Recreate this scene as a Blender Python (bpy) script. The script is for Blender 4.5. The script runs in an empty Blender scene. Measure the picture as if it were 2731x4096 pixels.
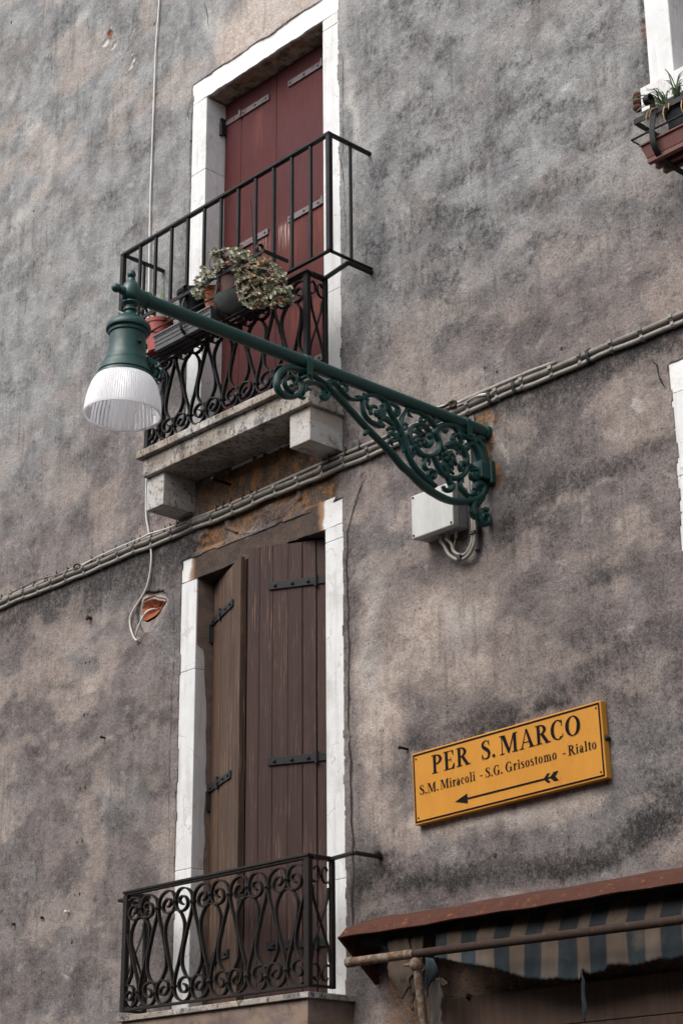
import bpy, math, random
import numpy as np
from mathutils import Vector
random.seed(7); rng = np.random.default_rng(7)
sc = bpy.context.scene; COL = sc.collection
R = math.radians
# ---------------------------------------------------------------- camera
CAM = np.array([6.54, -5.6, 1.6]); YAW, PITCH, ROLL, FOC = 0.81533996, 0.36363625, -0.00847813, 7486.93
_f = np.array([-math.sin(YAW)*math.cos(PITCH), math.cos(YAW)*math.cos(PITCH), math.sin(PITCH)])
_r0 = np.array([math.cos(YAW), math.sin(YAW), 0.0]); _u0 = np.cross(_r0, _f)
_r = math.cos(ROLL)*_r0 + math.sin(ROLL)*_u0; _u = -math.sin(ROLL)*_r0 + math.cos(ROLL)*_u0
cd = bpy.data.cameras.new("camera"); cam = bpy.data.objects.new("camera", cd); COL.objects.link(cam)
from mathutils import Matrix
cam.matrix_world = Matrix(((_r[0], _u[0], -_f[0], CAM[0]), (_r[1], _u[1], -_f[1], CAM[1]), (_r[2], _u[2], -_f[2], CAM[2]), (0, 0, 0, 1)))
cd.sensor_fit = 'VERTICAL'; cd.sensor_height = 36.0; cd.lens = FOC/4096*36.0; cd.clip_end = 500
sc.camera = cam
# ---------------------------------------------------------------- light
w = bpy.data.worlds.new("World"); sc.world = w; w.use_nodes = True
nt = w.node_tree; nt.nodes.clear()
SUN_EL, SUN_AZ = R(50), R(190)      # azimuth clockwise from +Y: light comes over the roofs from the front, soft under a bright overcast
sky = nt.nodes.new('ShaderNodeTexSky'); sky.sky_type = 'NISHITA'; sky.sun_disc = False
sky.sun_elevation = SUN_EL; sky.sun_rotation = SUN_AZ; sky.dust_density = 4.0; sky.air_density = 1.0; sky.ozone_density = 0.6
hs = nt.nodes.new('ShaderNodeHueSaturation'); hs.inputs['Saturation'].default_value = 0.28
bg = nt.nodes.new('ShaderNodeBackground'); bg.inputs[1].default_value = 0.15
wo = nt.nodes.new('ShaderNodeOutputWorld')
nt.links.new(sky.outputs[0], hs.inputs['Color']); nt.links.new(hs.outputs[0], bg.inputs[0]); nt.links.new(bg.outputs[0], wo.inputs[0])
sd = bpy.data.lights.new("sun", 'SUN'); sd.energy = 0.85; sd.angle = R(40); sd.color = (1.0, 0.96, 0.91)
so = bpy.data.objects.new("sun", sd); COL.objects.link(so)
dirv = Vector((math.sin(SUN_AZ)*math.cos(SUN_EL), math.cos(SUN_AZ)*math.cos(SUN_EL), math.sin(SUN_EL)))
so.rotation_euler = dirv.to_track_quat('Z', 'Y').to_euler()
sc.view_settings.view_transform = 'Standard'; sc.view_settings.look = 'None'
sc.view_settings.exposure = 0.70; sc.view_settings.gamma = 1.0
sc.render.engine = 'CYCLES'; sc.cycles.max_bounces = 8
# ---------------------------------------------------------------- photo -> known plane
def _ray(px, py): return _f*FOC + _r*(px-1365.5) - _u*(py-2048.0)
def onY(q, Y=0.0):
    d = _ray(*q); return CAM + d*(Y-CAM[1])/d[1]
def onX(q, X):
    d = _ray(*q); return CAM + d*(X-CAM[0])/d[0]
def onZ(q, Z):
    d = _ray(*q); return CAM + d*(Z-CAM[2])/d[2]
CROP = {1:(400,0,.76531),2:(400,900,.70153),3:(1000,1300,.70153),4:(400,1900,.70153),5:(400,3000,.70153),6:(1500,2700,.78508),7:(1300,3400,.91263),8:(2300,0,.38277),9:(0,0,.44643),10:(0,2000,.5102),11:(1900,1200,.52998),12:(300,1050,.31888),13:(600,950,.38265),14:(0,3000,.46604),15:(550,1500,.54209),
        'a':(1080,1400,.30612),'b':(1520,1600,.30612),'c':(640,3400,.29601),'d':(1050,3380,.32526),'s':(0,0,1.7417)}
def C(n, x, y): o = CROP[n]; return (o[0]+x*o[2], o[1]+y*o[2])
def W(n, x, y, Y=0.0): return onY(C(n, x, y), Y)
# ---------------------------------------------------------------- objects
def props(o, label=None, cat=None, group=None, kind=None):
    for k, v in (('label', label), ('category', cat), ('group', group), ('kind', kind)):
        if v: o[k] = v
    return o
def thing(name, label, cat, loc=(0, 0, 0), group=None):
    o = bpy.data.objects.new(name, None); COL.objects.link(o); o.location = loc; o.empty_display_size = 0.05
    o['wl'] = list(map(float, loc)); return props(o, label, cat, group)
class MB:
    def __init__(s): s.v = []; s.f = []; s.m = []
    def add(s, vs, fs, mi=0):
        n = len(s.v); s.v += [tuple(map(float, p)) for p in vs]; s.f += [tuple(i+n for i in f) for f in fs]; s.m += [mi]*len(fs); return s
    def box(s, x0, x1, y0, y1, z0, z1, mi=0):
        return s.add([(x, y, z) for x in (x0, x1) for y in (y0, y1) for z in (z0, z1)],
                     [(0,1,3,2),(4,6,7,5),(0,4,5,1),(2,3,7,6),(0,2,6,4),(1,5,7,3)], mi)
    def obox(s, p, q, wdt, hgt, up=(0, 0, 1), mi=0):     # bar from p to q
        p, q = Vector(p), Vector(q); d = (q-p).normalized(); up = Vector(up)
        a = d.cross(up).normalized()*wdt/2; b = a.cross(d).normalized()*hgt/2
        return s.add([p-a-b, p+a-b, p+a+b, p-a+b, q-a-b, q+a-b, q+a+b, q-a+b],
                     [(0,1,2,3),(7,6,5,4),(0,4,5,1),(1,5,6,2),(2,6,7,3),(3,7,4,0)], mi)
    def tube(s, pts, r, seg=8, mi=0, flat=1.0, cap=True, fdir=(1, 0, 0)):
        pts = [Vector(p) for p in pts]; n = len(pts)
        rs = r if isinstance(r, (list, tuple, np.ndarray)) else [r]*n
        if len(rs) != n: rs = np.interp(np.linspace(0, 1, n), np.linspace(0, 1, len(rs)), rs)
        vs, fs = [], []; a = None
        for i, p in enumerate(pts):
            t = (pts[min(i+1, n-1)]-pts[max(i-1, 0)])
            t = t.normalized() if t.length > 1e-9 else Vector((0, 0, 1))
            if a is None:
                h = Vector(fdir)
                if abs(h.dot(t)) > .9: h = Vector((0, 1, .3))
                a = (h-t*h.dot(t)).normalized()
            else:
                a = (a-t*a.dot(t)); a = a.normalized() if a.length > 1e-6 else t.orthogonal().normalized()
            b = t.cross(a)
            for k in range(seg):
                th = 2*math.pi*k/seg; vs.append(p + a*(math.cos(th)*rs[i]*flat) + b*(math.sin(th)*rs[i]))
        for i in range(n-1):
            for k in range(seg):
                fs.append((i*seg+k, i*seg+(k+1) % seg, (i+1)*seg+(k+1) % seg, (i+1)*seg+k))
        if cap: fs.append(tuple(range(seg))[::-1]); fs.append(tuple((n-1)*seg+k for k in range(seg)))
        return s.add(vs, fs, mi)
    def strip(s, pts, wdt, th, axis=(0, 1, 0), mi=0):    # flat bar bent the easy way; width along axis
        pts = [Vector(p) for p in pts]; n = len(pts); ax = Vector(axis)
        vs, fs = [], []
        for i, p in enumerate(pts):
            t = (pts[min(i+1, n-1)]-pts[max(i-1, 0)]).normalized(); nn = t.cross(ax).normalized()
            for sa, sn in ((-1,-1),(1,-1),(1,1),(-1,1)): vs.append(p + ax*sa*wdt/2 + nn*sn*th/2)
        for i in range(n-1):
            for k in range(4): fs.append((i*4+k, i*4+(k+1) % 4, i*4+4+(k+1) % 4, i*4+4+k))
        fs.append((3,2,1,0)); fs.append(tuple((n-1)*4+k for k in range(4)))
        return s.add(vs, fs, mi)
    def lathe(s, prof, c, seg=32, ax=(0, 0, 1), mi=0, rib=None):
        ax = Vector(ax).normalized(); a = ax.orthogonal().normalized(); b = ax.cross(a); c = Vector(c)
        vs, fs = [], []; n = len(prof)
        for (r, h) in prof:
            for k in range(seg):
                th = 2*math.pi*k/seg; rr = r if rib is None else r*(1+rib*(1 if k % 2 else -1))
                vs.append(c + ax*h + a*math.cos(th)*rr + b*math.sin(th)*rr)
        for i in range(n-1):
            for k in range(seg): fs.append((i*seg+k, i*seg+(k+1) % seg, (i+1)*seg+(k+1) % seg, (i+1)*seg+k))
        return s.add(vs, fs, mi)
    def ball(s, c, r, seg=10, sc_=(1, 1, 1), mi=0):
        vs, fs = [], []; m = max(4, seg//2+1)
        for i in range(m+1):
            ph = math.pi*i/m
            for k in range(seg):
                th = 2*math.pi*k/seg
                vs.append((c[0]+r*sc_[0]*math.sin(ph)*math.cos(th), c[1]+r*sc_[1]*math.sin(ph)*math.sin(th), c[2]+r*sc_[2]*math.cos(ph)))
        for i in range(m):
            for k in range(seg): fs.append((i*seg+k, (i+1)*seg+k, (i+1)*seg+(k+1) % seg, i*seg+(k+1) % seg))
        return s.add(vs, fs, mi)
    def build(s, name, mats, parent=None, smooth=False, bevel=0, kind=None, seg=2):
        me = bpy.data.meshes.new(name); off = np.array(parent['wl']) if parent is not None and 'wl' in parent else np.zeros(3)
        v = np.array(s.v) - off
        me.from_pydata(v.tolist(), [], s.f)
        for m in (mats if isinstance(mats, (list, tuple)) else [mats]): me.materials.append(m)
        me.polygons.foreach_set('material_index', s.m)
        me.validate(); me.update()
        import bmesh
        bm = bmesh.new(); bm.from_mesh(me); bmesh.ops.remove_doubles(bm, verts=bm.verts, dist=1e-6); bmesh.ops.recalc_face_normals(bm, faces=bm.faces); bm.to_mesh(me); bm.free()
        if smooth:
            me.shade_smooth()
            if smooth != True: me.set_sharp_from_angle(angle=R(smooth))
        o = bpy.data.objects.new(name, me); COL.objects.link(o)
        if parent is not None: o.parent = parent; o['wl'] = [float(q) for q in off]
        if bevel:
            b = o.modifiers.new('bevel', 'BEVEL'); b.width = bevel; b.segments = seg; b.limit_method = 'ANGLE'; b.angle_limit = R(35)
        if kind: o['kind'] = kind
        return o
def spl(P, n=6):                                   # Catmull-Rom resample
    P = [np.array(p, float) for p in P]; P = [2*P[0]-P[1]]+P+[2*P[-1]-P[-2]]; out = []
    for i in range(1, len(P)-2):
        for k in range(n):
            t = k/n; a, b, c, d = P[i-1:i+3]
            out.append(.5*((2*b)+(-a+c)*t+(2*a-5*b+4*c-d)*t*t+(-a+3*b-3*c+d)*t**3))
    out.append(P[-2]); return out
# ---------------------------------------------------------------- numpy noise
_H = rng.random((256, 256))
def vnoise(x, z, s=1.0, seed=0):
    x = x*s+seed*17.3; z = z*s+seed*9.1; xi = np.floor(x).astype(int); zi = np.floor(z).astype(int); fx = x-xi; fz = z-zi
    fx = fx*fx*(3-2*fx); fz = fz*fz*(3-2*fz); g = lambda a, b: _H[a % 256, b % 256]
    return (g(xi, zi)*(1-fx)+g(xi+1, zi)*fx)*(1-fz)+(g(xi, zi+1)*(1-fx)+g(xi+1, zi+1)*fx)*fz
def fbm(x, z, s=1.0, o=4, seed=0, gain=.5):
    t = 0; a = 1; n = 0
    for k in range(o): t = t+a*vnoise(x, z, s*2**k, seed+k*3); n += a; a *= gain
    return t/n
def sstep(a, b, x): t = np.clip((x-a)/(b-a), 0, 1); return t*t*(3-2*t)
# ---------------------------------------------------------------- materials
class NT:
    def __init__(s, name):
        s.m = bpy.data.materials.new(name); s.m.use_nodes = True; s.t = s.m.node_tree; s.t.nodes.clear()
        s.out = s.n('ShaderNodeOutputMaterial'); s.b = s.n('ShaderNodeBsdfPrincipled'); s.l(s.b.outputs[0], s.out.inputs[0]); s.tc = s.n('ShaderNodeTexCoord')
        s.geo = s.n('ShaderNodeNewGeometry')
    def n(s, t, **k):
        q = s.t.nodes.new(t)
        for a, b in k.items(): setattr(q, a, b)
        return q
    def l(s, a, b): s.t.links.new(a, b)
    def pos(s, scale=(1, 1, 1)):
        mp = s.n('ShaderNodeMapping'); mp.inputs['Scale'].default_value = scale; s.l(s.geo.outputs['Position'], mp.inputs[0]); return mp.outputs[0]
    def noise(s, sc_=5, det=5, rough=.6, scale=(1, 1, 1), dist=0):
        q = s.n('ShaderNodeTexNoise'); q.inputs['Scale'].default_value = sc_; q.inputs['Detail'].default_value = det
        q.inputs['Roughness'].default_value = rough; q.inputs['Distortion'].default_value = dist; s.l(s.pos(scale), q.inputs['Vector']); return q.outputs['Fac']
    def voro(s, sc_, feat='F1', scale=(1, 1, 1)):
        q = s.n('ShaderNodeTexVoronoi'); q.feature = feat; q.inputs['Scale'].default_value = sc_; s.l(s.pos(scale), q.inputs['Vector']); return q.outputs['Distance']
    def ramp(s, x, pts):
        q = s.n('ShaderNodeValToRGB'); e = q.color_ramp.elements
        while len(e) < len(pts): e.new(.5)
        for i, (p, c) in enumerate(pts):
            e[i].position = p; e[i].color = (c, c, c, 1) if isinstance(c, (int, float)) else (*c, 1)
        s.l(x, q.inputs[0]); return q.outputs[0]
    def mix(s, f, a, b, mode='MIX'):
        q = s.n('ShaderNodeMix', data_type='RGBA', blend_type=mode)
        for i, x in ((0, f), (6, a), (7, b)):
            if hasattr(x, 'links'): s.l(x, q.inputs[i])
            elif isinstance(x, (int, float)): q.inputs[i].default_value = x if i == 0 else (x, x, x, 1)
            else: q.inputs[i].default_value = (*x, 1)
        return q.outputs[2]
    def math(s, op, a, b=0.0, clamp=False):
        q = s.n('ShaderNodeMath', operation=op); q.use_clamp = clamp
        for i, x in ((0, a), (1, b)):
            if hasattr(x, 'links'): s.l(x, q.inputs[i])
            else: q.inputs[i].default_value = x
        return q.outputs[0]
    def attr(s, name):
        q = s.n('ShaderNodeAttribute'); q.attribute_name = name; sp = s.n('ShaderNodeSeparateColor'); s.l(q.outputs['Color'], sp.inputs[0]); return sp.outputs
    def bump(s, h, st=.5, d=.01, nrm=None):
        q = s.n('ShaderNodeBump'); q.inputs['Strength'].default_value = st; q.inputs['Distance'].default_value = d; s.l(h, q.inputs['Height'])
        if nrm: s.l(nrm, q.inputs['Normal'])
        return q.outputs[0]
    def fin(s, col, rough=.8, nrm=None, metal=0, spec=.3):
        for k, x in (('Base Color', col), ('Roughness', rough), ('Metallic', metal), ('Specular IOR Level', spec)):
            i = s.b.inputs[k]
            if hasattr(x, 'links'): s.l(x, i)
            elif isinstance(x, (tuple, list)): i.default_value = (*x, 1)
            else: i.default_value = x
        if nrm: s.l(nrm, s.b.inputs['Normal'])
        return s.m
def simple(name, c1, c2, rough=.6, sc_=30, bst=.2, bd=.003, metal=0, spec=.5, scale=(1, 1, 1), lo=.35, hi=.65):
    t = NT(name); n = t.noise(sc_, 6, .65, scale); c = t.mix(t.ramp(n, [(lo, 0.), (hi, 1.)]), c1, c2)
    fine = t.noise(sc_*6, 3, .6, scale); return t.fin(c, rough, t.bump(fine, bst, bd), metal, spec)
M = {}
def mat_plaster():
    t = NT('old_lime_plaster'); A = t.attr('A'); B = t.attr('B')     # A: dark warm ochre   B: grey pale brick
    n1 = t.noise(5, 8, .62, (1, 1, .9), .3); n2 = t.noise(17, 9, .72, (1, 1, .8)); n3 = t.noise(95, 6, .8); n4 = t.noise(330, 3, .8); n5 = t.noise(11, 9, .7, (1, 1, 1.25), .5)
    nf = t.noise(36, 6, .68, (1, 1, .8)); nm = t.noise(6.5, 5, .6, (1, 1, 1.3)); nb = t.noise(2.3, 6, .62, (1, 1, 1.5), .4)
    c = t.mix(t.ramp(n1, [(.40, 0.), (.60, 1.)]), (.150, .128, .124), (.260, .222, .213))
    c = t.mix(t.math('MULTIPLY', t.ramp(nb, [(.48, 0.), (.60, 1.)]), .42), c, (.35, .297, .275))
    c = t.mix(t.math('MULTIPLY', t.ramp(nb, [(.38, 1.), (.47, 0.)]), .32), c, (.12, .118, .122))
    lt = t.math('MULTIPLY', t.ramp(n5, [(.57, 0.), (.68, 1.)]), .55); c = t.mix(lt, c, (.47, .41, .385))
    gc = t.mix(t.ramp(n1, [(.42, 0.), (.58, 1.)]), (.250, .253, .255), (.375, .376, .375)); gc = t.mix(t.math('MULTIPLY', t.ramp(n5, [(.54, 0.), (.64, 1.)]), .5), gc, (.50, .50, .495))
    c = t.mix(t.math('MULTIPLY', B[0], 1.0, True), c, gc)
    c = t.mix(A[1], c, t.mix(t.ramp(n2, [(.4, 0.), (.6, 1.)]), (.43, .345, .295), (.66, .55, .48)))
    oc = t.mix(t.ramp(n2, [(.46, 0.), (.56, 1.)]), (.42, .18, .045), (.20, .115, .06)); oc = t.mix(t.ramp(n5, [(.46, 0.), (.56, .85)]), oc, (.10, .066, .046))
    c = t.mix(A[2], c, oc)
    c = t.mix(B[1], c, t.mix(n2, (.78, .74, .70), (.62, .58, .54)))
    c = t.mix(B[2], c, t.mix(n2, (.50, .16, .07), (.33, .10, .055)))
    A0 = t.math('MULTIPLY', A[0], t.math('SUBTRACT', 1.0, t.math('MULTIPLY', A[2], .55)))
    sf = t.math('MULTIPLY', A0, t.ramp(t.math('ADD', t.math('MULTIPLY', nf, .5), t.math('MULTIPLY', n2, .5)), [(.40, .30), (.58, 1.0)]), True)
    c = t.mix(sf, c, t.mix(B[0], t.mix(n3, (.040, .032, .029), (.088, .074, .068)), t.mix(n3, (.036, .036, .037), (.088, .086, .085))))
    mx = t.math('ADD', t.math('ADD', t.math('MULTIPLY', nf, .66), t.math('MULTIPLY', n2, .34)), t.math('MULTIPLY', A0, .17))
    mx = t.math('SUBTRACT', mx, t.math('MULTIPLY', A[1], .07)); mx = t.math('ADD', mx, t.math('MULTIPLY', t.math('SUBTRACT', nm, .5), .30))
    dk = t.ramp(mx, [(.545, 0.), (.72, 1.)])
    c = t.mix(t.math('MULTIPLY', dk, .80), c, t.mix(n3, (.022, .022, .024), (.070, .067, .067)))
    sp2 = t.ramp(t.noise(48, 5, .75), [(.64, 0.), (.74, .75)]); c = t.mix(sp2, c, (.065, .062, .063))
    stk = t.math('MULTIPLY', t.ramp(t.noise(24, 5, .6, (1, 1, .09)), [(.50, 0.), (.66, 1.)]), t.ramp(t.noise(1.7, 3, .5), [(.42, .08), (.62, .42)]))
    c = t.mix(stk, c, (.075, .070, .068))
    gr = t.ramp(n3, [(.36, .60), (.5, 1.), (.64, 1.0)]); c = t.mix(1.0, c, gr, 'MULTIPLY'); gr = t.ramp(t.noise(62, 6, .8), [(.38, .72), (.5, 1.), (.62, 1.0)]); c = t.mix(t.ramp(n3, [(.53, 0.), (.66, .30)]), c, (.50, .46, .44)); c = t.mix(1.0, c, gr, 'MULTIPLY')
    gr2 = t.ramp(n4, [(.38, .76), (.5, 1.), (.62, 1.0)]); c = t.mix(1.0, c, gr2, 'MULTIPLY')
    sp = t.ramp(t.voro(40), [(.045, 1.), (.075, 0.)]); gate = t.ramp(t.noise(9, 2), [(.5, 0.), (.62, 1.)])
    c = t.mix(t.math('MULTIPLY', sp, gate), c, (.6, .57, .53))
    pit = t.ramp(t.voro(27, scale=(1, 1, .6)), [(.06, 1.), (.10, 0.)]); g2 = t.ramp(t.noise(6, 2), [(.48, 0.), (.56, .9)])
    c = t.mix(t.math('MULTIPLY', pit, g2), c, (.03, .028, .028))
    h = t.math('ADD', t.math('MULTIPLY', n2, .9), t.math('ADD', t.math('MULTIPLY', n3, .55), t.math('MULTIPLY', n4, .18)))
    return t.fin(c, .95, t.bump(h, .8, .012), 0, .12)
def mat_white():
    t = NT('white_istrian_stone'); n = t.noise(9, 6, .6); n2 = t.noise(60, 5, .7, (1, 1, 3))
    c = t.mix(t.ramp(n, [(.3, 0.), (.7, 1.)]), (.64, .64, .635), (.76, .76, .755))
    q = t.n('ShaderNodeTexVoronoi'); q.feature = 'DISTANCE_TO_EDGE'; q.inputs['Scale'].default_value = 9
    ns = t.n('ShaderNodeTexNoise'); ns.inputs['Scale'].default_value = 14; ns.inputs['Detail'].default_value = 5
    pp = t.pos((1, 1, .38)); t.l(pp, ns.inputs['Vector'])
    vm = t.n('ShaderNodeVectorMath', operation='MULTIPLY_ADD'); t.l(ns.outputs['Color'], vm.inputs[0]); vm.inputs[1].default_value = (.12, .12, .12); t.l(pp, vm.inputs[2]); t.l(vm.outputs[0], q.inputs['Vector'])
    cr = t.ramp(q.outputs['Distance'], [(.0, 1.), (.020, .0)]); gate = t.ramp(n, [(.42, 0.), (.54, .6)]); k = t.math('MULTIPLY', cr, gate)
    c = t.mix(k, c, (.33, .29, .25))
    c = t.mix(t.ramp(n2, [(.62, 0.), (.8, .45)]), c, (.45, .42, .38))
    c = t.mix(t.ramp(t.noise(3.3, 6, .7), [(.55, 0.), (.68, .42)]), c, (.42, .37, .32))
    c = t.mix(t.ramp(t.noise(30, 5, .6, (1, 1, .08)), [(.52, 0.), (.68, .35)]), c, (.40, .385, .36))
    return t.fin(c, .8, t.bump(t.math('SUBTRACT', n2, k), .35, .004), 0, .3)
def mat_slab(name='weathered_stone', lo=(.14, .125, .11), hi=(.56, .53, .49), blk=.525):
    t = NT(name); n = t.noise(6, 7, .7, (1, 1, 1.6)); n2 = t.noise(45, 6, .72, (1, 1, .7)); n3 = t.noise(220, 3, .7)
    c = t.mix(t.ramp(n, [(.3, 0.), (.68, 1.)]), lo, hi)
    c = t.mix(t.ramp(t.noise(4, 5, .6, (1, 1, 3)), [(.46, 0.), (.62, .55)]), c, (.33, .235, .16))
    c = t.mix(t.ramp(t.noise(7, 7, .75, (1, 1, .6)), [(.56, 0.), (.66, .8)]), c, (.11, .10, .092))
    c = t.mix(t.ramp(n2, [(blk, 0.), (blk+.08, .85)]), c, (.05, .047, .045))
    c = t.mix(1.0, c, t.ramp(n3, [(.3, .75), (.7, 1.25)]), 'MULTIPLY')
    return t.fin(c, .9, t.bump(t.math('ADD', n2, t.math('MULTIPLY', n3, .4)), .6, .006), 0, .2)
def mat_iron(name, base, hi, rust, amt=.55, rough=.55, spec=.25):
    t = NT(name); n = t.noise(35, 6, .7); n2 = t.noise(260, 4, .7); n0 = t.noise(11, 5, .6)
    c = t.mix(t.ramp(n2, [(.35, 0.), (.75, 1.)]), base, hi); c = t.mix(t.ramp(n, [(amt, 0.), (amt+.12, .8)]), c, rust)
    return t.fin(c, t.ramp(n0, [(.3, rough-.12), (.7, rough+.15)]), t.bump(n2, .35, .002), .0, spec)
def mat_wood(name, base, hi, worn, amt):
    t = NT(name); g = t.noise(26, 8, .7, (1, 1, .05), .6); g2 = t.noise(150, 4, .7, (1, 1, .03)); n = t.noise(4, 6, .7, (1, 1, .5))
    c = t.mix(t.ramp(g, [(.3, 0.), (.7, 1.)]), base, hi)
    wv = t.math('MULTIPLY', t.ramp(g2, [(amt, 0.), (amt+.1, 1.)]), t.ramp(n, [(.42, .1), (.62, 1.)]))
    c = t.mix(wv, c, worn); c = t.mix(t.ramp(g2, [(.3, .5), (.42, 0.)]), c, (.02, .014, .012))
    return t.fin(c, .72, t.bump(t.math('ADD', g, g2), .5, .003), 0, .35)
def mat_redshutter():
    t = NT('oxblood_painted_shutter'); A = t.attr('A'); g = t.noise(40, 6, .6, (1, 1, .25)); n = t.noise(300, 3, .7); n1 = t.noise(3, 5, .6)
    c = t.mix(t.ramp(g, [(.3, 0.), (.7, 1.)]), (.070, .019, .019), (.095, .025, .025)); c = t.mix(t.ramp(n1, [(.45, 0.), (.7, .45)]), c, (.085, .032, .042))
    st = t.noise(90, 4, .7, (1, 1, .05))
    c = t.mix(t.math('MULTIPLY', A[0], t.ramp(st, [(.40, .06), (.62, .45)])), c, (.24, .075, .045))
    c = t.mix(t.math('MULTIPLY', A[1], t.ramp(st, [(.45, 0.), (.6, 1.)])), c, (.42, .30, .27))
    c = t.mix(t.math('MULTIPLY', A[2], 1.), c, (.04, .016, .016))
    return t.fin(c, .62, t.bump(n, .25, .001), 0, .12)
def mat_lintel():
    t = NT('brown_stained_lintel'); A = t.attr('A'); n = t.noise(9, 7, .7, (1, 1, 1.2)); n2 = t.noise(90, 5, .7)
    c = t.mix(t.ramp(n, [(.3, 0.), (.7, 1.)]), (.05, .038, .033), (.105, .076, .06))
    c = t.mix(1.0, c, t.ramp(n2, [(.3, .7), (.7, 1.3)]), 'MULTIPLY')
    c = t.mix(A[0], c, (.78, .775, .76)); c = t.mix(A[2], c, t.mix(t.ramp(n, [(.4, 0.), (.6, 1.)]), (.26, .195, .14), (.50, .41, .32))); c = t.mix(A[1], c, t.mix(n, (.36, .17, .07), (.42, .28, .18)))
    return t.fin(c, .9, t.bump(t.math('ADD', n, n2), .5, .006), 0, .2)
def mat_glass():
    t = NT('ribbed_milky_shade'); t.t.nodes.remove(t.b)
    tr = t.n('ShaderNodeBsdfTranslucent'); tr.inputs[0].default_value = (.80, .80, .81, 1)
    df = t.n('ShaderNodeBsdfDiffuse'); df.inputs[0].default_value = (.56, .56, .57, 1)
    gl = t.n('ShaderNodeBsdfGlossy'); gl.inputs[0].default_value = (1, 1, 1, 1); gl.inputs['Roughness'].default_value = .12
    tp = t.n('ShaderNodeBsdfTransparent'); tp.inputs[0].default_value = (.95, .95, .97, 1)
    m1 = t.n('ShaderNodeAddShader'); t.l(df.outputs[0], m1.inputs[0]); t.l(tr.outputs[0], m1.inputs[1])
    m2 = t.n('ShaderNodeMixShader'); m2.inputs[0].default_value = .22; t.l(m1.outputs[0], m2.inputs[1]); t.l(tp.outputs[0], m2.inputs[2])
    fr = t.n('ShaderNodeFresnel'); fr.inputs[0].default_value = 1.5
    m3 = t.n('ShaderNodeMixShader'); t.l(fr.outputs[0], m3.inputs[0]); t.l(m2.outputs[0], m3.inputs[1]); t.l(gl.outputs[0], m3.inputs[2]); t.l(m3.outputs[0], t.out.inputs[0])
    return t.m
def mat_sign():
    t = NT('orange_enamel'); n = t.noise(14, 6, .65, (1, 1, .35)); n2 = t.noise(500, 2, .6)
    c = t.mix(t.ramp(n, [(.35, 0.), (.75, 1.)]), (.60, .270, .038), (.54, .225, .030)); c = t.mix(1., c, t.ramp(n2, [(.3, .9), (.7, 1.08)]), 'MULTIPLY')
    c = t.mix(t.ramp(t.noise(40, 5, .7, (1, 1, .2)), [(.58, 0.), (.75, .4)]), c, (.25, .12, .04))
    return t.fin(c, .5, t.bump(n2, .1, .001), 0, .2)
M['plaster'] = mat_plaster(); M['white'] = mat_white(); M['slab'] = mat_slab(); M['corbel'] = mat_slab('speckled_corbel_stone', (.40, .385, .37), (.54, .52, .50), .6)
M['base'] = mat_slab('stained_render', (.14, .10, .085), (.26, .20, .175), .62)
M['iron'] = mat_iron('black_wrought_iron', (.006, .006, .0065), (.017, .0165, .017), (.022, .014, .011))
M['iron2'] = mat_iron('dark_brown_iron', (.010, .009, .0085), (.026, .022, .020), (.032, .019, .013), .5)
M['strap'] = mat_iron('grey_strap_iron', (.012, .012, .014), (.035, .034, .037), (.04, .022, .018), .6, .55)
M['strapg'] = mat_iron('galvanised_strap', (.11, .09, .095), (.22, .19, .195), (.11, .045, .04), .52, .5)
M['green'] = mat_iron('dark_green_paint', (.003, .041, .037), (.007, .064, .057), (.006, .022, .020), .62, .40, .5)
M['wood'] = mat_wood('brown_shutter_boards', (.033, .016, .0135), (.066, .034, .028), (.19, .11, .08), .55)
M['woodw'] = mat_wood('worn_tan_shutter_boards', (.046, .026, .018), (.105, .060, .038), (.32, .21, .13), .55)
M['board'] = mat_wood('dark_plank', (.060, .036, .026), (.115, .070, .050), (.15, .10, .075), .58)
M['red'] = mat_redshutter(); M['lintel'] = mat_lintel(); M['glass'] = mat_glass(); M['sign'] = mat_sign()
M['black'] = simple('black_paint', (.006, .006, .009), (.012, .012, .016), .9, 50, spec=.1)
M['cable'] = simple('grey_beige_cable', (.20, .18, .155), (.33, .305, .275), .5, 24, .1, .001, lo=.3, hi=.7)
M['cabled'] = simple('brown_grey_cable', (.12, .10, .085), (.21, .185, .16), .5, 20, .1, .001)
M['cord'] = simple('dirty_white_cord', (.52, .50, .47), (.70, .68, .65), .5, 18, .1, .001)
M['clip'] = simple('dull_metal_band', (.10, .09, .08), (.30, .285, .26), .5, 14, .2, .001, .2)
M['tie'] = simple('black_cable_tie', (.008, .008, .009), (.02, .02, .02), .5, 60)
M['box'] = simple('pale_grey_box', (.46, .46, .44), (.56, .56, .54), .5, 25, .15, .001, scale=(1, 1, .3))
M['boxs'] = simple('box_side_plastic', (.30, .30, .31), (.36, .36, .37), .5, 25)
M['terra'] = simple('orange_terracotta', (.42, .13, .06), (.52, .18, .09), .8, 30)
M['redpot'] = simple('red_plastic_pot', (.30, .045, .03), (.36, .06, .04), .45, 30)
M['brownpot'] = simple('brown_terracotta', (.065, .030, .026), (.095, .045, .038), .8, 30)
M['trough'] = simple('grey_plastic_trough', (.085, .085, .088), (.12, .12, .122), .6, 30)
M['blackpot'] = simple('black_plastic_pot', (.007, .007, .009), (.013, .013, .016), .6, 30, spec=.15)
M['bowl'] = simple('grey_green_bowl', (.13, .15, .135), (.20, .22, .20), .6, 30)
M['redtrough'] = simple('faded_red_trough', (.11, .036, .031), (.155, .052, .042), .7, 30, scale=(8, 1, .3))
M['soil'] = simple('soil', (.03, .022, .017), (.06, .045, .035), .95, 60)
M['leaf'] = simple('grey_green_leaf', (.26, .27, .18), (.52, .51, .39), .6, 60)
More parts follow.
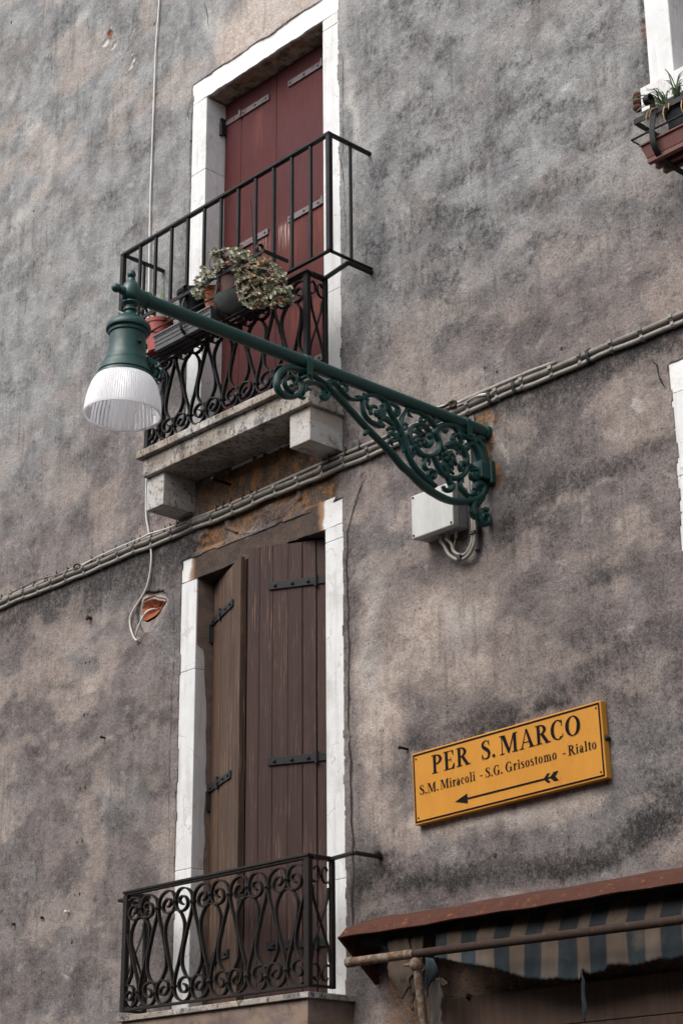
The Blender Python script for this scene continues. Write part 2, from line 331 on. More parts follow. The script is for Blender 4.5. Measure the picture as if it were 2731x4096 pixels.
M['leafr'] = simple('dry_tan_leaf', (.36, .25, .13), (.42, .22, .15), .7, 60)
M['stem'] = simple('brown_stem', (.10, .065, .04), (.19, .13, .09), .85, 60)
M['agave'] = simple('agave_leaf', (.10, .14, .09), (.22, .26, .17), .5, 40)
M['grass'] = simple('thin_green_blade', (.05, .09, .04), (.13, .18, .09), .6, 40)
M['dry'] = simple('dry_blade', (.34, .20, .08), (.45, .28, .12), .7, 40)
M['rust'] = mat_iron('rusty_sheet', (.055, .021, .014), (.095, .038, .024), (.22, .075, .03), .56, .9)
M['rustd'] = mat_iron('dark_rusty_pipe', (.026, .016, .012), (.056, .034, .025), (.10, .048, .025), .55, .85)
M['cream'] = mat_iron('flaking_cream_paint', (.17, .145, .115), (.28, .245, .21), (.11, .045, .018), .42, .85)
M['brick'] = simple('orange_brick', (.42, .115, .045), (.27, .075, .035), .95, 40, .8, .01)
M['mortar'] = simple('pale_mortar', (.30, .26, .24), (.42, .37, .34), .95, 40, .8, .008)
M['dark'] = simple('dark_interior', (.01, .01, .01), (.02, .018, .016), .9, 10)
M['crack'] = simple('crack_shadow', (.02, .018, .017), (.05, .042, .038), .95, 60)
M['render'] = simple('brown_render', (.10, .08, .07), (.15, .12, .105), .9, 3)
M['paving'] = simple('grey_paving', (.05, .05, .048), (.075, .072, .07), .85, 4)
def mat_cloth():
    t = NT('striped_awning_cloth'); A = t.attr('A'); n = t.noise(12, 6, .6); n2 = t.noise(300, 3, .6)
    tan = t.mix(n, (.060, .042, .030), (.105, .078, .058)); blu = t.mix(n, (.013, .015, .018), (.024, .029, .033))
    c = t.mix(A[0], tan, blu); c = t.mix(t.math('MULTIPLY', A[1], .75), c, t.mix(A[0], (.155, .13, .11), (.036, .052, .060))); c = t.mix(1., c, t.ramp(n2, [(.3, .8), (.7, 1.2)]), 'MULTIPLY')  # hood shade painted into the upper cloth, lower edge coloured as lit
    c = t.mix(t.ramp(t.noise(5, 6, .7), [(.55, 0.), (.7, .5)]), c, (.12, .085, .06))
    return t.fin(c, .9, t.bump(n2, .2, .001), 0, .2)
M['cloth'] = mat_cloth()
def setattrs(me, name, rgb):
    a = me.color_attributes.new(name, 'FLOAT_COLOR', 'POINT'); d = np.ones((len(me.vertices), 4), np.float32); d[:, :3] = rgb; a.data.foreach_set('color', d.ravel())
# ================================================================= SETTING
g = MB().box(-60, 60, -60, 30, -.2, 0).build('ground', M['paving'], kind='structure')
# narrow street: unseen wall added behind the viewer to keep low sky light off undersides
MB().box(-16, 22, -9.2, -8.8, 0, 7.2).build('unseen_street_wall', M['render'], kind='structure')
# ================================================================= BUILDING
bld = thing('house', 'weathered grey and pink plaster house front with white stone window surrounds and dark shutters', 'building', (0, 0, 0))
RES = .007; X0, X1, Z0, Z1 = -2.95, 2.95, 1.95, 9.7
nx = int(round((X1-X0)/RES)); nz = int(round((Z1-Z0)/RES))
xs = np.linspace(X0, X1, nx+1); zs = np.linspace(Z0, Z1, nz+1); GX, GZ = np.meshgrid(xs, zs)
wob = lambda s, a, sd: (fbm(GX, GZ, s, 4, sd)-.5)*2*a
wx = GX+wob(5, .05, 1); wz = GZ+wob(5, .05, 2); wx2 = GX+wob(1.6, .22, 3)+wob(14, .03, 5); wz2 = GZ+wob(1.6, .2, 4)+wob(14, .03, 6)
def blob(acc, u, v, rx, rz, amp=1., rot=0., hard=.0, rag=True):
    c = onY((u*1.7417, v*1.7417)); a = (wx2 if rag else wx)-c[0]; b = (wz2 if rag else wz)-c[2]
    if rot: a, b = a*math.cos(rot)+b*math.sin(rot), -a*math.sin(rot)+b*math.cos(rot)
    d = np.sqrt((a/rx)**2+(b/rz)**2); np.maximum(acc, amp*sstep(1.0, hard, d), out=acc)
Z = lambda: np.zeros_like(GX)
dark, warm, ochre, grey, pale, brick = Z(), Z(), Z(), Z(), Z(), Z()
mott = fbm(GX*1.0, GZ*1.35, 4.2, 5, 11)
# soot under the cable run and by the awning, darker patches under the slab
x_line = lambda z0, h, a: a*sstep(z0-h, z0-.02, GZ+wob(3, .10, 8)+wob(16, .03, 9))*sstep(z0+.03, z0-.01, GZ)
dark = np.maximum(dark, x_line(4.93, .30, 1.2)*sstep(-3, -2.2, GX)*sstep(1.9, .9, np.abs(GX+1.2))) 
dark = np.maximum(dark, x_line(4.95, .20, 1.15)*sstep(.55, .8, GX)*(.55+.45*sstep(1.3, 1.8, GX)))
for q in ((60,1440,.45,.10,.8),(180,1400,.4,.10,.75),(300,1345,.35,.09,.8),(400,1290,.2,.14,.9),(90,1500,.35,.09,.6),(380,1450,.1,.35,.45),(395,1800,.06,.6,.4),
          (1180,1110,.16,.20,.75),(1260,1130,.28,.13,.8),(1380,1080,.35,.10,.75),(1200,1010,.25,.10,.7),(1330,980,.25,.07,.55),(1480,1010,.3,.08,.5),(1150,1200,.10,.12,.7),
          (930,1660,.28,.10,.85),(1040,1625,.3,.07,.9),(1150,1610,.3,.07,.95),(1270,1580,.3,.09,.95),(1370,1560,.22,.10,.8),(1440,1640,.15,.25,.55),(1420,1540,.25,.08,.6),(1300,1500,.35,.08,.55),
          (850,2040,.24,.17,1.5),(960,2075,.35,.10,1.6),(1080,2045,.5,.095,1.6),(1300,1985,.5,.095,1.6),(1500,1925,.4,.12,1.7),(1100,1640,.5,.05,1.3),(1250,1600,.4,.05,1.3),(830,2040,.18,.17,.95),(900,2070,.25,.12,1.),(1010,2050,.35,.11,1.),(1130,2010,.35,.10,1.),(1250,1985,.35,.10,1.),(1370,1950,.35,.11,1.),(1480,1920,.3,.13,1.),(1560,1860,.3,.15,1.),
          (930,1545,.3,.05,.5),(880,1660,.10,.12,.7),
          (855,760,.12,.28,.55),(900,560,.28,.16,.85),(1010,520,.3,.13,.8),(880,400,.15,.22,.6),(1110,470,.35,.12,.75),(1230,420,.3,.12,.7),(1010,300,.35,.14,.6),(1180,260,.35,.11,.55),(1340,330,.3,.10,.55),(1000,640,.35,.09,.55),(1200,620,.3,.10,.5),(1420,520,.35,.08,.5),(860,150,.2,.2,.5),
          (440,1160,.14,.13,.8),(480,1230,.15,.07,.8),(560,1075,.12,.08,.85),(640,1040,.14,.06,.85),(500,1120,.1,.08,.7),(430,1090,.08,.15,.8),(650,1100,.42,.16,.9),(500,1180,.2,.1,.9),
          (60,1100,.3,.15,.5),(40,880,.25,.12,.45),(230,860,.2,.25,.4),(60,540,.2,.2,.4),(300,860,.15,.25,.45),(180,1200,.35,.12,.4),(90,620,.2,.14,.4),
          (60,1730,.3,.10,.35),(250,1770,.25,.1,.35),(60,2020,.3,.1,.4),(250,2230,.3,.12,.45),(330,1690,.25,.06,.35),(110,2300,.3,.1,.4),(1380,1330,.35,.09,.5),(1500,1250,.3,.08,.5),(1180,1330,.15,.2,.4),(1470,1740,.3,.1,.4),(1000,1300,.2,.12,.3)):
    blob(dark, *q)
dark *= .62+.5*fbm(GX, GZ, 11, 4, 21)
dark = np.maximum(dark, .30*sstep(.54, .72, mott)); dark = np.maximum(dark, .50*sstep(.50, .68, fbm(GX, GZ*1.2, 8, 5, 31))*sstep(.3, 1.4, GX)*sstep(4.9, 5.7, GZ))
for q in ((1060,1400,.28,.22,.8),(980,1480,.25,.22,.85),(890,1500,.18,.25,.9),(1060,1530,.3,.12,.8),(840,1700,.08,.4,.9),(835,1450,.08,.5,.8),(860,1850,.15,.2,.8),(1100,1890,.4,.12,1.),(1200,1700,.1,.02,.1),(1290,1840,.3,.08,.9),(870,1620,.16,.35,1.1),(980,1420,.35,.3,1.0),(1080,1900,.4,.10,1.3),(960,1900,.25,.12,1.1),(1250,1850,.25,.08,.8),(960,1950,.25,.10,.8),(880,1940,.12,.10,.7),
          (130,1530,.3,.09,.7),(220,1520,.25,.08,.75),(320,1440,.12,.12,.6),(1100,1060,.1,.12,.6),(240,1690,.3,.06,.35),(560,100,.4,.35,1.5),(650,40,.5,.4,1.5),(620,20,.5,.45,1.5),(740,10,.3,.3,1.4),(740,10,.25,.12,1.),(500,150,.12,.12,.8),(800,560,.10,.5,.55),(820,250,.05,.4,.35),(420,560,.08,.25,.4),(1350,1260,.3,.05,.3),(1300,1150,.3,.03,.4),(1230,1880,.25,.06,.7)):
    blob(warm, *q, hard=.2)
warm = warm*(.62+.45*fbm(GX, GZ, 6, 4, 41)); warm = np.maximum(warm, .38*sstep(.52, .66, fbm(GX, GZ*1.6, 3.4, 4, 51)))
for q in ((1128,965,.085,.045,1.),(1128,1010,.06,.07,.95),(1138,1095,.055,.085,1.),(1105,950,.08,.04,.9),(1120,1050,.05,.05,.8)): blob(ochre, *q, hard=.5, rag=False)
for q in ((620,1060,.10,.05,1.),(585,1095,.06,.03,1.),(660,1030,.10,.05,1.),(690,1010,.12,.04,1.),(560,1185,.16,.035,1.),(640,1165,.2,.035,1.),(700,1140,.15,.03,1.),(480,1265,.12,.03,1.),(600,1085,.16,.07,.9),(690,1050,.14,.06,1.),(650,1110,.2,.05,.9),(740,1040,.09,.07,.9),(560,1150,.18,.05,.7),(640,1180,.3,.05,.75),(760,1130,.08,.06,.6),(500,1240,.13,.04,.75),(450,1280,.08,.05,.7),(700,1160,.2,.05,.7)): blob(ochre, *q, hard=.3)
zone = sstep(-.56, -.44, GX+wob(7, .10, 141))*sstep(.60, .50, GX+wob(7, .10, 142))*sstep(4.77, 4.80, GZ+wob(5, .03, 143))*sstep(5.22, 5.18, GZ)
zf = fbm(GX, GZ, 6.5, 5, 151); brk_ = zone*sstep(.485, .50, zf)
ochre = np.maximum(ochre*(1-.3*zone), np.maximum(.85*brk_, .45*zone)); dark = np.maximum(dark, zone*sstep(.50, .40, fbm(GX, GZ*.7, 5, 4, 161))*1.0)
ochre = np.maximum(ochre, .55*sstep(.8, .9, GX)*sstep(2.80, 2.72, GZ))
dark *= 1-.55*warm; dark *= 1-.5*sstep(.3, .8, ochre)*(GX < .8)
grey = sstep(4.9, 6.3, GZ+wob(1.2, .5, 61)-.2*(GX < -.6)); warm *= 1-.75*grey*(GZ < 7.55); grey = np.maximum(grey, .3*sstep(.55, .7, fbm(GX, GZ, 2.2, 4, 71))); grey = grey*(1-.38*sstep(.5, .7, fbm(GX, GZ*1.5, 5, 4, 81)))
for q in ((70,290,.12,.20,.55),(110,380,.10,.22,.55),(60,500,.14,.15,.5),(140,480,.10,.18,.42),(160,90,.3,.1,.42),(30,180,.12,.12,.4),(120,620,.12,.14,.3),(130,780,.12,.1,.25),(1152,985,.035,.12,.6),(1162,1060,.02,.10,.5),(1290,900,.3,.02,.1),
          (155,2220,.03,.02,.8),(160,2190,.015,.03,.4)): blob(pale, *q)
for q in ((243,92,.050,.026,1.),(262,100,.035,.018,1.),(291,114,.020,.016,1.),(300,128,.012,.02,.9),(303,145,.026,.022,1.),(215,120,.02,.02,.5),(305,75,.02,.02,.5)): blob(pale, *q, hard=.6, rag=False)
for q in ((620,30,.60,.46,.42),(740,10,.35,.25,.45),(570,110,.30,.2,.35),(660,-40,.5,.4,.42),(500,80,.10,.30,.5),(805,250,.06,.6,.6),(480,60,.12,.2,.55),(800,620,.06,.5,.35),(850,1450,.10,.5,.4),(1060,1420,.2,.18,.35),(1150,1880,.3,.07,.4)): blob(pale, *q)
for q in ((243,90,.030,.022,.9),(262,95,.025,.014,.8),(291,112,.012,.010,.9),(303,140,.02,.018,.8),(1295,195,.035,.015,.6),(1465,940,.03,.05,.4),(865,752,.03,.03,.45),(835,800,.02,.02,.4),(258,60,.01,.01,.5)): blob(pale, *q, hard=.7, rag=False)
for q in ((253,72,.030,.026,1.),(250,88,.012,.02,.9),(306,147,.014,.016,.9)): blob(brick, *q, hard=.7, rag=False)
strip = sstep(2.490, 2.502, GX+wob(12, .01, 91))*sstep(2.62, 2.6, GX)*sstep(6.02, 6.06, GZ)    # open joint with bricks beside the upper right window
dark = np.maximum(dark, .8*strip*sstep(.35, .5, vnoise(GX*2, GZ, 7, 3))); brick = np.maximum(brick, .45*strip*sstep(.5, .6, vnoise(GX*0, GZ, 9, 5)))
# surface relief
y = -(fbm(GX, GZ, 1.6, 3, 101)-.5)*.008 - (fbm(GX, GZ*1.2, 14, 5, 111, .65)-.5)*.008
y += .012*brk_+.008*sstep(.4, .8, pale*(GZ > 8))+.010*sstep(.3, .6, brick)+.012*strip
# openings cut in the plaster
cx_, cz_ = (GX[:-1, :-1]+RES/2), (GZ[:-1, :-1]+RES/2)
j = (fbm(cx_, cz_, 9, 5, 121)-.5)*.045; j2 = (fbm(cx_, cz_, 2.5, 3, 131)-.5)*.02
def rect(a, b, c, d, k=1.): x = cx_+j*k+j2*k; z = cz_+j*k*.8; return (x > a) & (x < b) & (z > c) & (z < d)
hb = onY(C(4, 288, 765)); ang = np.arctan2((cz_-hb[2])*.9, cx_-hb[0])
hole = np.hypot((cx_-hb[0])*.80, (cz_-hb[2])*.98) < .104+.016*np.sin(3*ang+1)+j*.5
cut = rect(-.606, .603, 5.2, 7.63, .8) | rect(-.600, .599, 2.3, 4.775, .45) | rect(2.546, 5, 5.93, 9.2, .25) | rect(2.505, 5, 2.9, 4.80, .6) | hole | ((cx_ > 1.5) & (cz_ < 2.2))
N = (nx+1)*(nz+1); idx = np.arange(N).reshape(nz+1, nx+1)
keep = ~cut
q = np.stack([idx[:-1, :-1], idx[:-1, 1:], idx[1:, 1:], idx[1:, :-1]], -1)[keep]
kp = np.pad(keep, 1, constant_values=True)
skirts = []; 
for dz, dx, e in ((-1, 0, (0, 1)), (1, 0, (2, 3)), (0, -1, (3, 0)), (0, 1, (1, 2))):
    nb = kp[1+dz:kp.shape[0]-1+dz, 1+dx:kp.shape[1]-1+dx]; sel = keep & ~nb
    cc = np.stack([idx[:-1, :-1], idx[:-1, 1:], idx[1:, 1:], idx[1:, :-1]], -1)[sel]; skirts.append(np.stack([cc[:, e[0]], cc[:, e[1]]], -1))
sk = np.concatenate(skirts); used = np.unique(sk); mp = {int(a): N+i for i, a in enumerate(used)}
P = np.stack([GX.ravel(), y.ravel(), GZ.ravel()], -1); back = P[used].copy(); back[:, 1] = .05
lut = np.full(N, -1); lut[used] = N+np.arange(len(used))
sq = np.stack([sk[:, 1], sk[:, 0], lut[sk[:, 0]], lut[sk[:, 1]]], -1)
coarse = []; cv = []
def cq(a, b, c, d):
    n = N+len(used)+len(cv); cv.extend([(a, 0, c), (b, 0, c), (b, 0, d), (a, 0, d)]); coarse.append((n, n+1, n+2, n+3))
cq(-12, X0, 0, 11.5); cq(X1, 3.74, 9.2, Z1); cq(X1, 3.74, 4.8, 5.93); cq(3.74, 12, 0, 11.5); cq(X0, 3.74, Z1, 11.5); cq(X0, 1.5, 0, Z0); cq(3.4, 3.74, Z0, 2.9); cq(X1, 3.4, 2.2, 2.9)
V = np.concatenate([P, back, np.array(cv, float)]); F = np.concatenate([q, sq, np.array(coarse)]).astype(np.int32)
me = bpy.data.meshes.new('wall'); me.vertices.add(len(V)); me.vertices.foreach_set('co', V.ravel().astype(np.float32))
me.loops.add(F.size); me.loops.foreach_set('vertex_index', F.ravel()); me.polygons.add(len(F)); me.polygons.foreach_set('loop_start', np.arange(0, F.size, 4, dtype=np.int32)); me.polygons.foreach_set('loop_total', np.full(len(F), 4, np.int32))
me.update(calc_edges=True); me.materials.append(M['plaster']); me.shade_smooth()
def full(*ch):
    a = np.stack([c.ravel() for c in ch], -1); return np.concatenate([a, a[used], np.tile([[.15, .1, 0]] if len(cv) else [], (len(cv), 1))]).astype(np.float32)
setattrs(me, 'A', full(dark, warm, ochre)); setattrs(me, 'B', full(grey, pale, brick))
wall = bpy.data.objects.new('wall', me); COL.objects.link(wall); wall.parent = bld; wall['wl'] = [0, 0, 0]
del wx, wz, wx2, wz2, P, V, F
MB().box(-12, 12, .16, .6, 0, 11.5).build('inner_wall', M['dark'], bld)   # masonry core behind the plaster skin
# cracks opened in the plaster
def crack(pts, wd, seed):
    rr = random.Random(seed); P_ = []
    for i in range(len(pts)-1):
        a, b = pts[i], pts[i+1]
        n = max(2, int(np.linalg.norm(b-a)/.012))
        for k in range(n):
            p = a+(b-a)*k/n; P_.append((p[0]+rr.uniform(-.003, .003), p[2]+rr.uniform(-.003, .003)))
    v = []; f = []
    for i, (x, z) in enumerate(P_):
        ww = wd*(.35+1.0*vnoise(np.array([x*3.]), np.array([z*3.]), 9, seed)[0])*min(1, i/4+.2, (len(P_)-1-i)/4+.2)
        k = min(max(int((x-X0)/RES), 0), nx); kz = min(max(int((z-Z0)/RES), 0), nz); yy = y[kz, k]-.003
        v += [(x-ww, yy, z), (x+ww, yy, z+ww*.4), (x, yy+.02, z)]
        if i: b = 3*i; f += [(b-3, b-2, b+1, b)]
    o = MB().add(v, f).build('crack', M['crack'], wall)
S_ = lambda u, v: onY((u*1.7417, v*1.7417))
crack([W(4,1520,0),W(4,1490,60),W(4,1450,190),W(4,1405,330),W(4,1412,400),W(4,1403,500),W(4,1410,600),W(4,1408,690),W(4,1420,760),W(4,1412,850),W(4,1422,1000),W(4,1418,1150),W(4,1420,1300),W(4,1415,1420),W(4,1428,1480)], .0050, 1)
crack([W(4,1436,790),W(4,1432,900),W(4,1426,1000)], .0016, 2)
crack([W(4,1428,1480),W(4,1422,1560),W(4,1436,1640),W(4,1430,1711),W(5,1432,60),W(5,1428,200),W(5,1436,300),W(5,1432,400),W(5,1446,500),W(5,1440,580),W(5,1448,700),W(5,1436,800),W(5,1444,950),W(5,1440,1060)], .0062, 3)
crack([W(5,1446,500),W(5,1462,580),W(5,1450,640)], .002, 5)
crack([W(4,415,640),W(4,425,800),W(4,418,900),W(4,428,1000),W(4,412,1200),W(4,405,1450),W(4,398,1700),W(5,395,300),W(5,400,560)], .0014, 6)
crack([W(1,1270,250),W(1,1272,420),W(1,1268,560),W(1,1276,700),W(1,1262,860),W(1,1280,980),W(1,1278,1100),W(1,1290,1250),W(1,1262,1400)], .0015, 7)
crack([W(1,490,445),W(1,570,385),W(1,625,340),W(1,632,310)], .003, 8); crack([W(1,650,345),W(1,745,275),W(1,760,250)], .0022, 9); crack([W(1,880,185),W(1,950,130),W(1,1010,100),W(1,1045,70),W(1,1150,5)], .0026, 10)
crack([W(1,482,470),W(1,480,520),W(1,462,590),W(1,470,640)], .0026, 11)
crack([W(11,1330,450),W(11,1370,490),W(11,1385,560),W(11,1410,620),W(11,1440,690)], .004, 12); crack([W(11,1450,560),W(11,1455,490),W(11,1500,450),W(11,1568,415)], .004, 13)
crack([W(4,700,300),W(4,800,340),W(4,880,330),W(4,950,270),W(4,1040,240),W(4,1110,170),W(4,1180,80)], .006, 14); crack([W(4,560,430),W(4,620,360),W(4,640,310)], .006, 15); crack([W(4,1180,100),W(4,1280,85)], .0022, 16)
crack([W(7,480,285),W(7,560,265),W(7,620,215),W(7,680,205)], .002, 17)
crack([onY((1400,1010)), onY((1426,994)), onY((1700,860)), onY((2036,674)), onY((2402,507))], .0010, 19)
crack([S_(470,0), S_(478,40), S_(480,70)], .003, 18)
for i, (n, a, b) in enumerate(((10,672,1275),(10,702,1270),(10,657,1685),(10,690,1680),(14,688,330),(14,732,322),(14,665,792),(14,710,782),(14,648,1245),(14,688,1235),(14,600,2110),(14,640,2105),(14,130,1495),(14,622,1650),(11,70,510),(11,165,542),(11,652,368),(9,105,200),(9,1385,215),(9,305,1890),(6,610,918))):
    p = W(n, a, b); k = min(int((p[0]-X0)/RES), nx); kz = min(int((p[2]-Z0)/RES), nz); MB().ball((p[0], y[kz, k]-.0005, p[2]), random.uniform(.006, .010), 8, (1, .25, 1.2)).build('nail_hole', M['crack'], wall)
# broken patch of plaster with brick showing
hp = MB(); n_ = 26
ring = lambda r0, yy, ph, zr=1.0: [(hb[0]+r0*(1+.16*math.sin(3*t+ph)+.08*math.sin(7*t))*math.cos(t), yy+.004*math.sin(5*t), hb[2]+zr*r0*(1+.16*math.sin(3*t+ph)+.08*math.sin(5*t+1))*math.sin(t)) for t in np.linspace(0, 2*math.pi, n_, endpoint=False)]
def disc(mb, rings, mi, fill=True): 
    v = [p for r_ in rings for p in r_]; f = [(i*n_+k, i*n_+(k+1) % n_, (i+1)*n_+(k+1) % n_, (i+1)*n_+k) for i in range(len(rings)-1) for k in range(n_)]; f += [tuple((len(rings)-1)*n_+k for k in range(n_))] if fill else []; mb.add(v, f, mi)
disc(hp, [ring(.115, .016, 1), ring(.085, .020, 1), ring(.062, .019, 1.4)], 1)
hp.build('mortar_bed', M['mortar'], bld) if False else None
hp2 = MB(); disc(hp2, [ring(.155, .020, 1, .95), ring(.115, .017, 1, .82), ring(.092, .012, 1.3, .66), ring(.088, .020, 1.3, .62)], 0, False); patch = hp2.build('broken_plaster_patch', M['mortar'], bld)
hc = onY(C(4, 300, 752), .01); hb0 = hb.copy(); hb = hc
hp3 = MB(); disc(hp3, [ring(.094, .008, 1.3, .66), ring(.070, .020, 1.3, .62), ring(.040, .040, 1, .58), ring(.018, .048, 1, .5)], 0); hp3.build('brick_hollow', M['brick'], patch)
hb = hb0
# ---- window surrounds
def surround(x0, x1, z0, z1, jw=.125, lh=.135, lint=None, rev=.137, yf=.004, top=True):
    s_ = MB().box(x0+.0005, x1-.0005, .010, rev+.03, z0-.03, z0+.02).build('window_surround', M['white'], bld, bevel=.003)
    for a, b, fr in ((x0-jw, x0, (.38, .80)), (x1, x1+jw, (.30, .97))):
        zz_ = [z0]+[z0+(z1-z0)*q for q in fr]+[z1]; m = MB()
        for k in range(len(zz_)-1): m.box(a+.0006*k, b-.0004*k, yf+.0004*(k % 2), rev+.03, zz_[k]+.0005, zz_[k+1]-.0005)
        m.build('jamb', M['white'], s_, bevel=.004, seg=3)
    return s_
sA = surround(-.477, .475, 5.20, 7.497); sB = surround(-.477, .475, 2.30, 4.655); sC = surround(2.641, 3.6, 5.9, 9.0); sD = surround(2.605, 3.6, 2.9, 4.67)
def lintel(par, x0, x1, z0, z1, fn, mat, yf=.004, rev=.167):
    nxx, nzz = int((x1-x0)/.01), int((z1-z0)/.008); X = np.linspace(x0, x1, nxx+1); Zz = np.linspace(z0, z1, nzz+1); gx, gz = np.meshgrid(X, Zz)
    yy = yf+(fbm(gx, gz, 14, 4, 7)-.5)*.006; zz = gz+np.where(gz == z0, (fbm(gx, gz, 18, 4, 9)-.4)*.012, 0)
    m = MB(); v = np.stack([gx, yy, zz], -1).reshape(-1, 3); id_ = np.arange(len(v)).reshape(gx.shape)
    m.add(v, np.stack([id_[:-1, :-1], id_[:-1, 1:], id_[1:, 1:], id_[1:, :-1]], -1).reshape(-1, 4))
    prev = list(range(nxx+1))
    for kk in range(1, 13):
        b = v[:nxx+1].copy(); b[:, 1] += (rev-b[:, 1])*kk/12; nb = len(m.v); m.v += [tuple(p) for p in b]; m.f += [(prev[i+1], prev[i], nb+i, nb+i+1) for i in range(nxx)]; m.m += [0]*nxx; prev = list(range(nb, nb+nxx+1))
    m.box(x0, x1, .03, rev, z1-.03, z1)
    import bmesh
    o = m.build('lintel', mat, par); vv = np.zeros(len(o.data.vertices)*3); o.data.vertices.foreach_get('co', vv); vv = vv.reshape(-1, 3)
    setattrs(o.data, 'A', fn(vv[:, 0], vv[:, 1], vv[:, 2])); o.data.set_sharp_from_angle(angle=R(40)); return o
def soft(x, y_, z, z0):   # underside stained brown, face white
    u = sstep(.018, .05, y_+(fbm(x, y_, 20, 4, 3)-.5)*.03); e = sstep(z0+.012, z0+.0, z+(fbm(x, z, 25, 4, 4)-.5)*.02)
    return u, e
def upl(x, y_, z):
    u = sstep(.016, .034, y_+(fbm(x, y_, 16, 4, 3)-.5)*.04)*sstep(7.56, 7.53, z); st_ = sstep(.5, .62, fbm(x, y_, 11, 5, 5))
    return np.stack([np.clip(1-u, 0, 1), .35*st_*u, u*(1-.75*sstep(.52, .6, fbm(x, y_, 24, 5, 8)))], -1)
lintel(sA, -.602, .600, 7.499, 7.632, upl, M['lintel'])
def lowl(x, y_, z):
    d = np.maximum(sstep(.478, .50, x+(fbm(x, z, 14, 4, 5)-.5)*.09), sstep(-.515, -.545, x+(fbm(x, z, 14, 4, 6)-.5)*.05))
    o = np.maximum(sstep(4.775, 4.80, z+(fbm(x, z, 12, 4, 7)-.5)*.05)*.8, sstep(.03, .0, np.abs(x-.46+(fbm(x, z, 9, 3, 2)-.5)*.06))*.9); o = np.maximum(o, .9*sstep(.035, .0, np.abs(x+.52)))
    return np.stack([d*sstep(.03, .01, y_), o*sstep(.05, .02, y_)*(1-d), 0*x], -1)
lintel(sB, -.600, .598, 4.657, 4.80, lowl, M['lintel'])
lintel(sC, 2.516, 3.72, 9.002, 9.135, lambda x, y_, z: np.stack([0*x+1, 0*x, 0*x], -1), M['lintel']); lintel(sD, 2.50, 3.72, 4.672, 4.81, lambda x, y_, z: np.stack([0*x+1, 0*x, 0*x], -1), M['lintel'])
# loose stained plaster on the left reveal of the lower window
rv = MB(); zz = np.linspace(2.5, 4.655, 150); v = []; f = []
for i, z in enumerate(zz):
    yy = .045+.035*sstep(4.45, 3.9, z)+.012*(fbm(np.array([z]), np.array([0.]), 9, 4, 3)[0]-.5)*2; yy = yy if z < 4.3 else .01
    v += [(-.4735, yy, z), (-.4715, .136, z)]
    if i: b = 2*i; f.append((b-2, b-1, b+1, b))
rv.add(v, f).build('reveal_render', M['base'], sB)
MB().box(2.505, 3.75, -.055, .16, 5.945, 6.062).build('window_sill', M['white'], sC, bevel=.004)
# ---- shutters
def panel_grid(mb, x0, x1, z0, z1, yf, r=.02):
    nxx, nzz = max(1, int((x1-x0)/r)), max(1, int((z1-z0)/r)); gx, gz = np.meshgrid(np.linspace(x0, x1, nxx+1), np.linspace(z0, z1, nzz+1))
    v = np.stack([gx, gx*0+yf, gz], -1).reshape(-1, 3); i_ = np.arange(len(v)).reshape(gx.shape); mb.add(v, np.stack([i_[:-1, :-1], i_[:-1, 1:], i_[1:, 1:], i_[1:, :-1]], -1).reshape(-1, 4))
def paintred(o):
    n = len(o.data.vertices); v = np.zeros(n*3); o.data.vertices.foreach_get('co', v); v = v.reshape(-1, 3); x, z = v[:, 0], v[:, 2]
    a = 0*x; b = 0*x; c = 0*x
    for (cx, zt, w_, h) in ((-.16, 6.52, .12, .35), (.10, 6.53, .12, .42), (.33, 6.5, .12, .5), (-.19, 7.32, .05, .3), (.2, 6.0, .2, .3)):
        k = sstep(w_, w_*.4, np.abs(x-cx))*sstep(zt+.01, zt-.01, z)*sstep(zt-h, zt-h*.25, z); a = np.maximum(a, k)
    for (cx, zt, w_, h) in ((-.14, 6.52, .05, .13), (.03, 6.53, .07, .17), (.18, 5.75, .035, .30), (.22, 5.62, .02, .2)):
        k = sstep(w_, w_*.5, np.abs(x-cx))*sstep(zt+.01, zt-.01, z)*sstep(zt-h, zt-h*.3, z); b = np.maximum(b, k)
    setattrs(o.data, 'A', np.stack([a, b, c], -1))
for (a, b) in ((-.475, -.337), (-.334, -.043), (-.039, .333), (.336, .473)):
    m = MB(); m.box(a, b, .1402, .165, 5.335, 7.495); panel_grid(m, a, b, 5.335, 7.495, .140); o = m.build('shutter_leaf', M['red'], bld); paintred(o)
    o['label'] = 'dark red painted flush shutter leaf'; 
    if a in (-.334, -.039):
        for z in (7.37, 6.535, 5.65):
            q_ = MB()
            if a < -.3: q_.box(-.470, -.343, .132, .1385, z-.016, z+.016); q_.box(-.328, -.098, .130, .1385, z-.018, z+.018); q_.tube([(-.336, .128, z-.024), (-.336, .128, z+.024)], .009)
            else: q_.box(.062, .326, .130, .1385, z-.018, z+.018); q_.box(.342, .470, .132, .1385, z-.016, z+.016); q_.tube([(.335, .128, z-.024), (.335, .128, z+.024)], .009)
            for bx in ((-.31, -.21, -.12) if a < -.3 else (.08, .19, .30, .37)): q_.ball((bx, .129, z), .007, 8)
            q_.build('hinge_strap', M['strapg'], o, bevel=.001)
for z in (7.345, 6.5, 5.6): MB().box(-.483, -.462, .10, .138, z-.05, z+.05).tube([(-.47, .105, z-.06), (-.47, .105, z+.02)], .012).build('hinge_pin', M['strap'], sA)
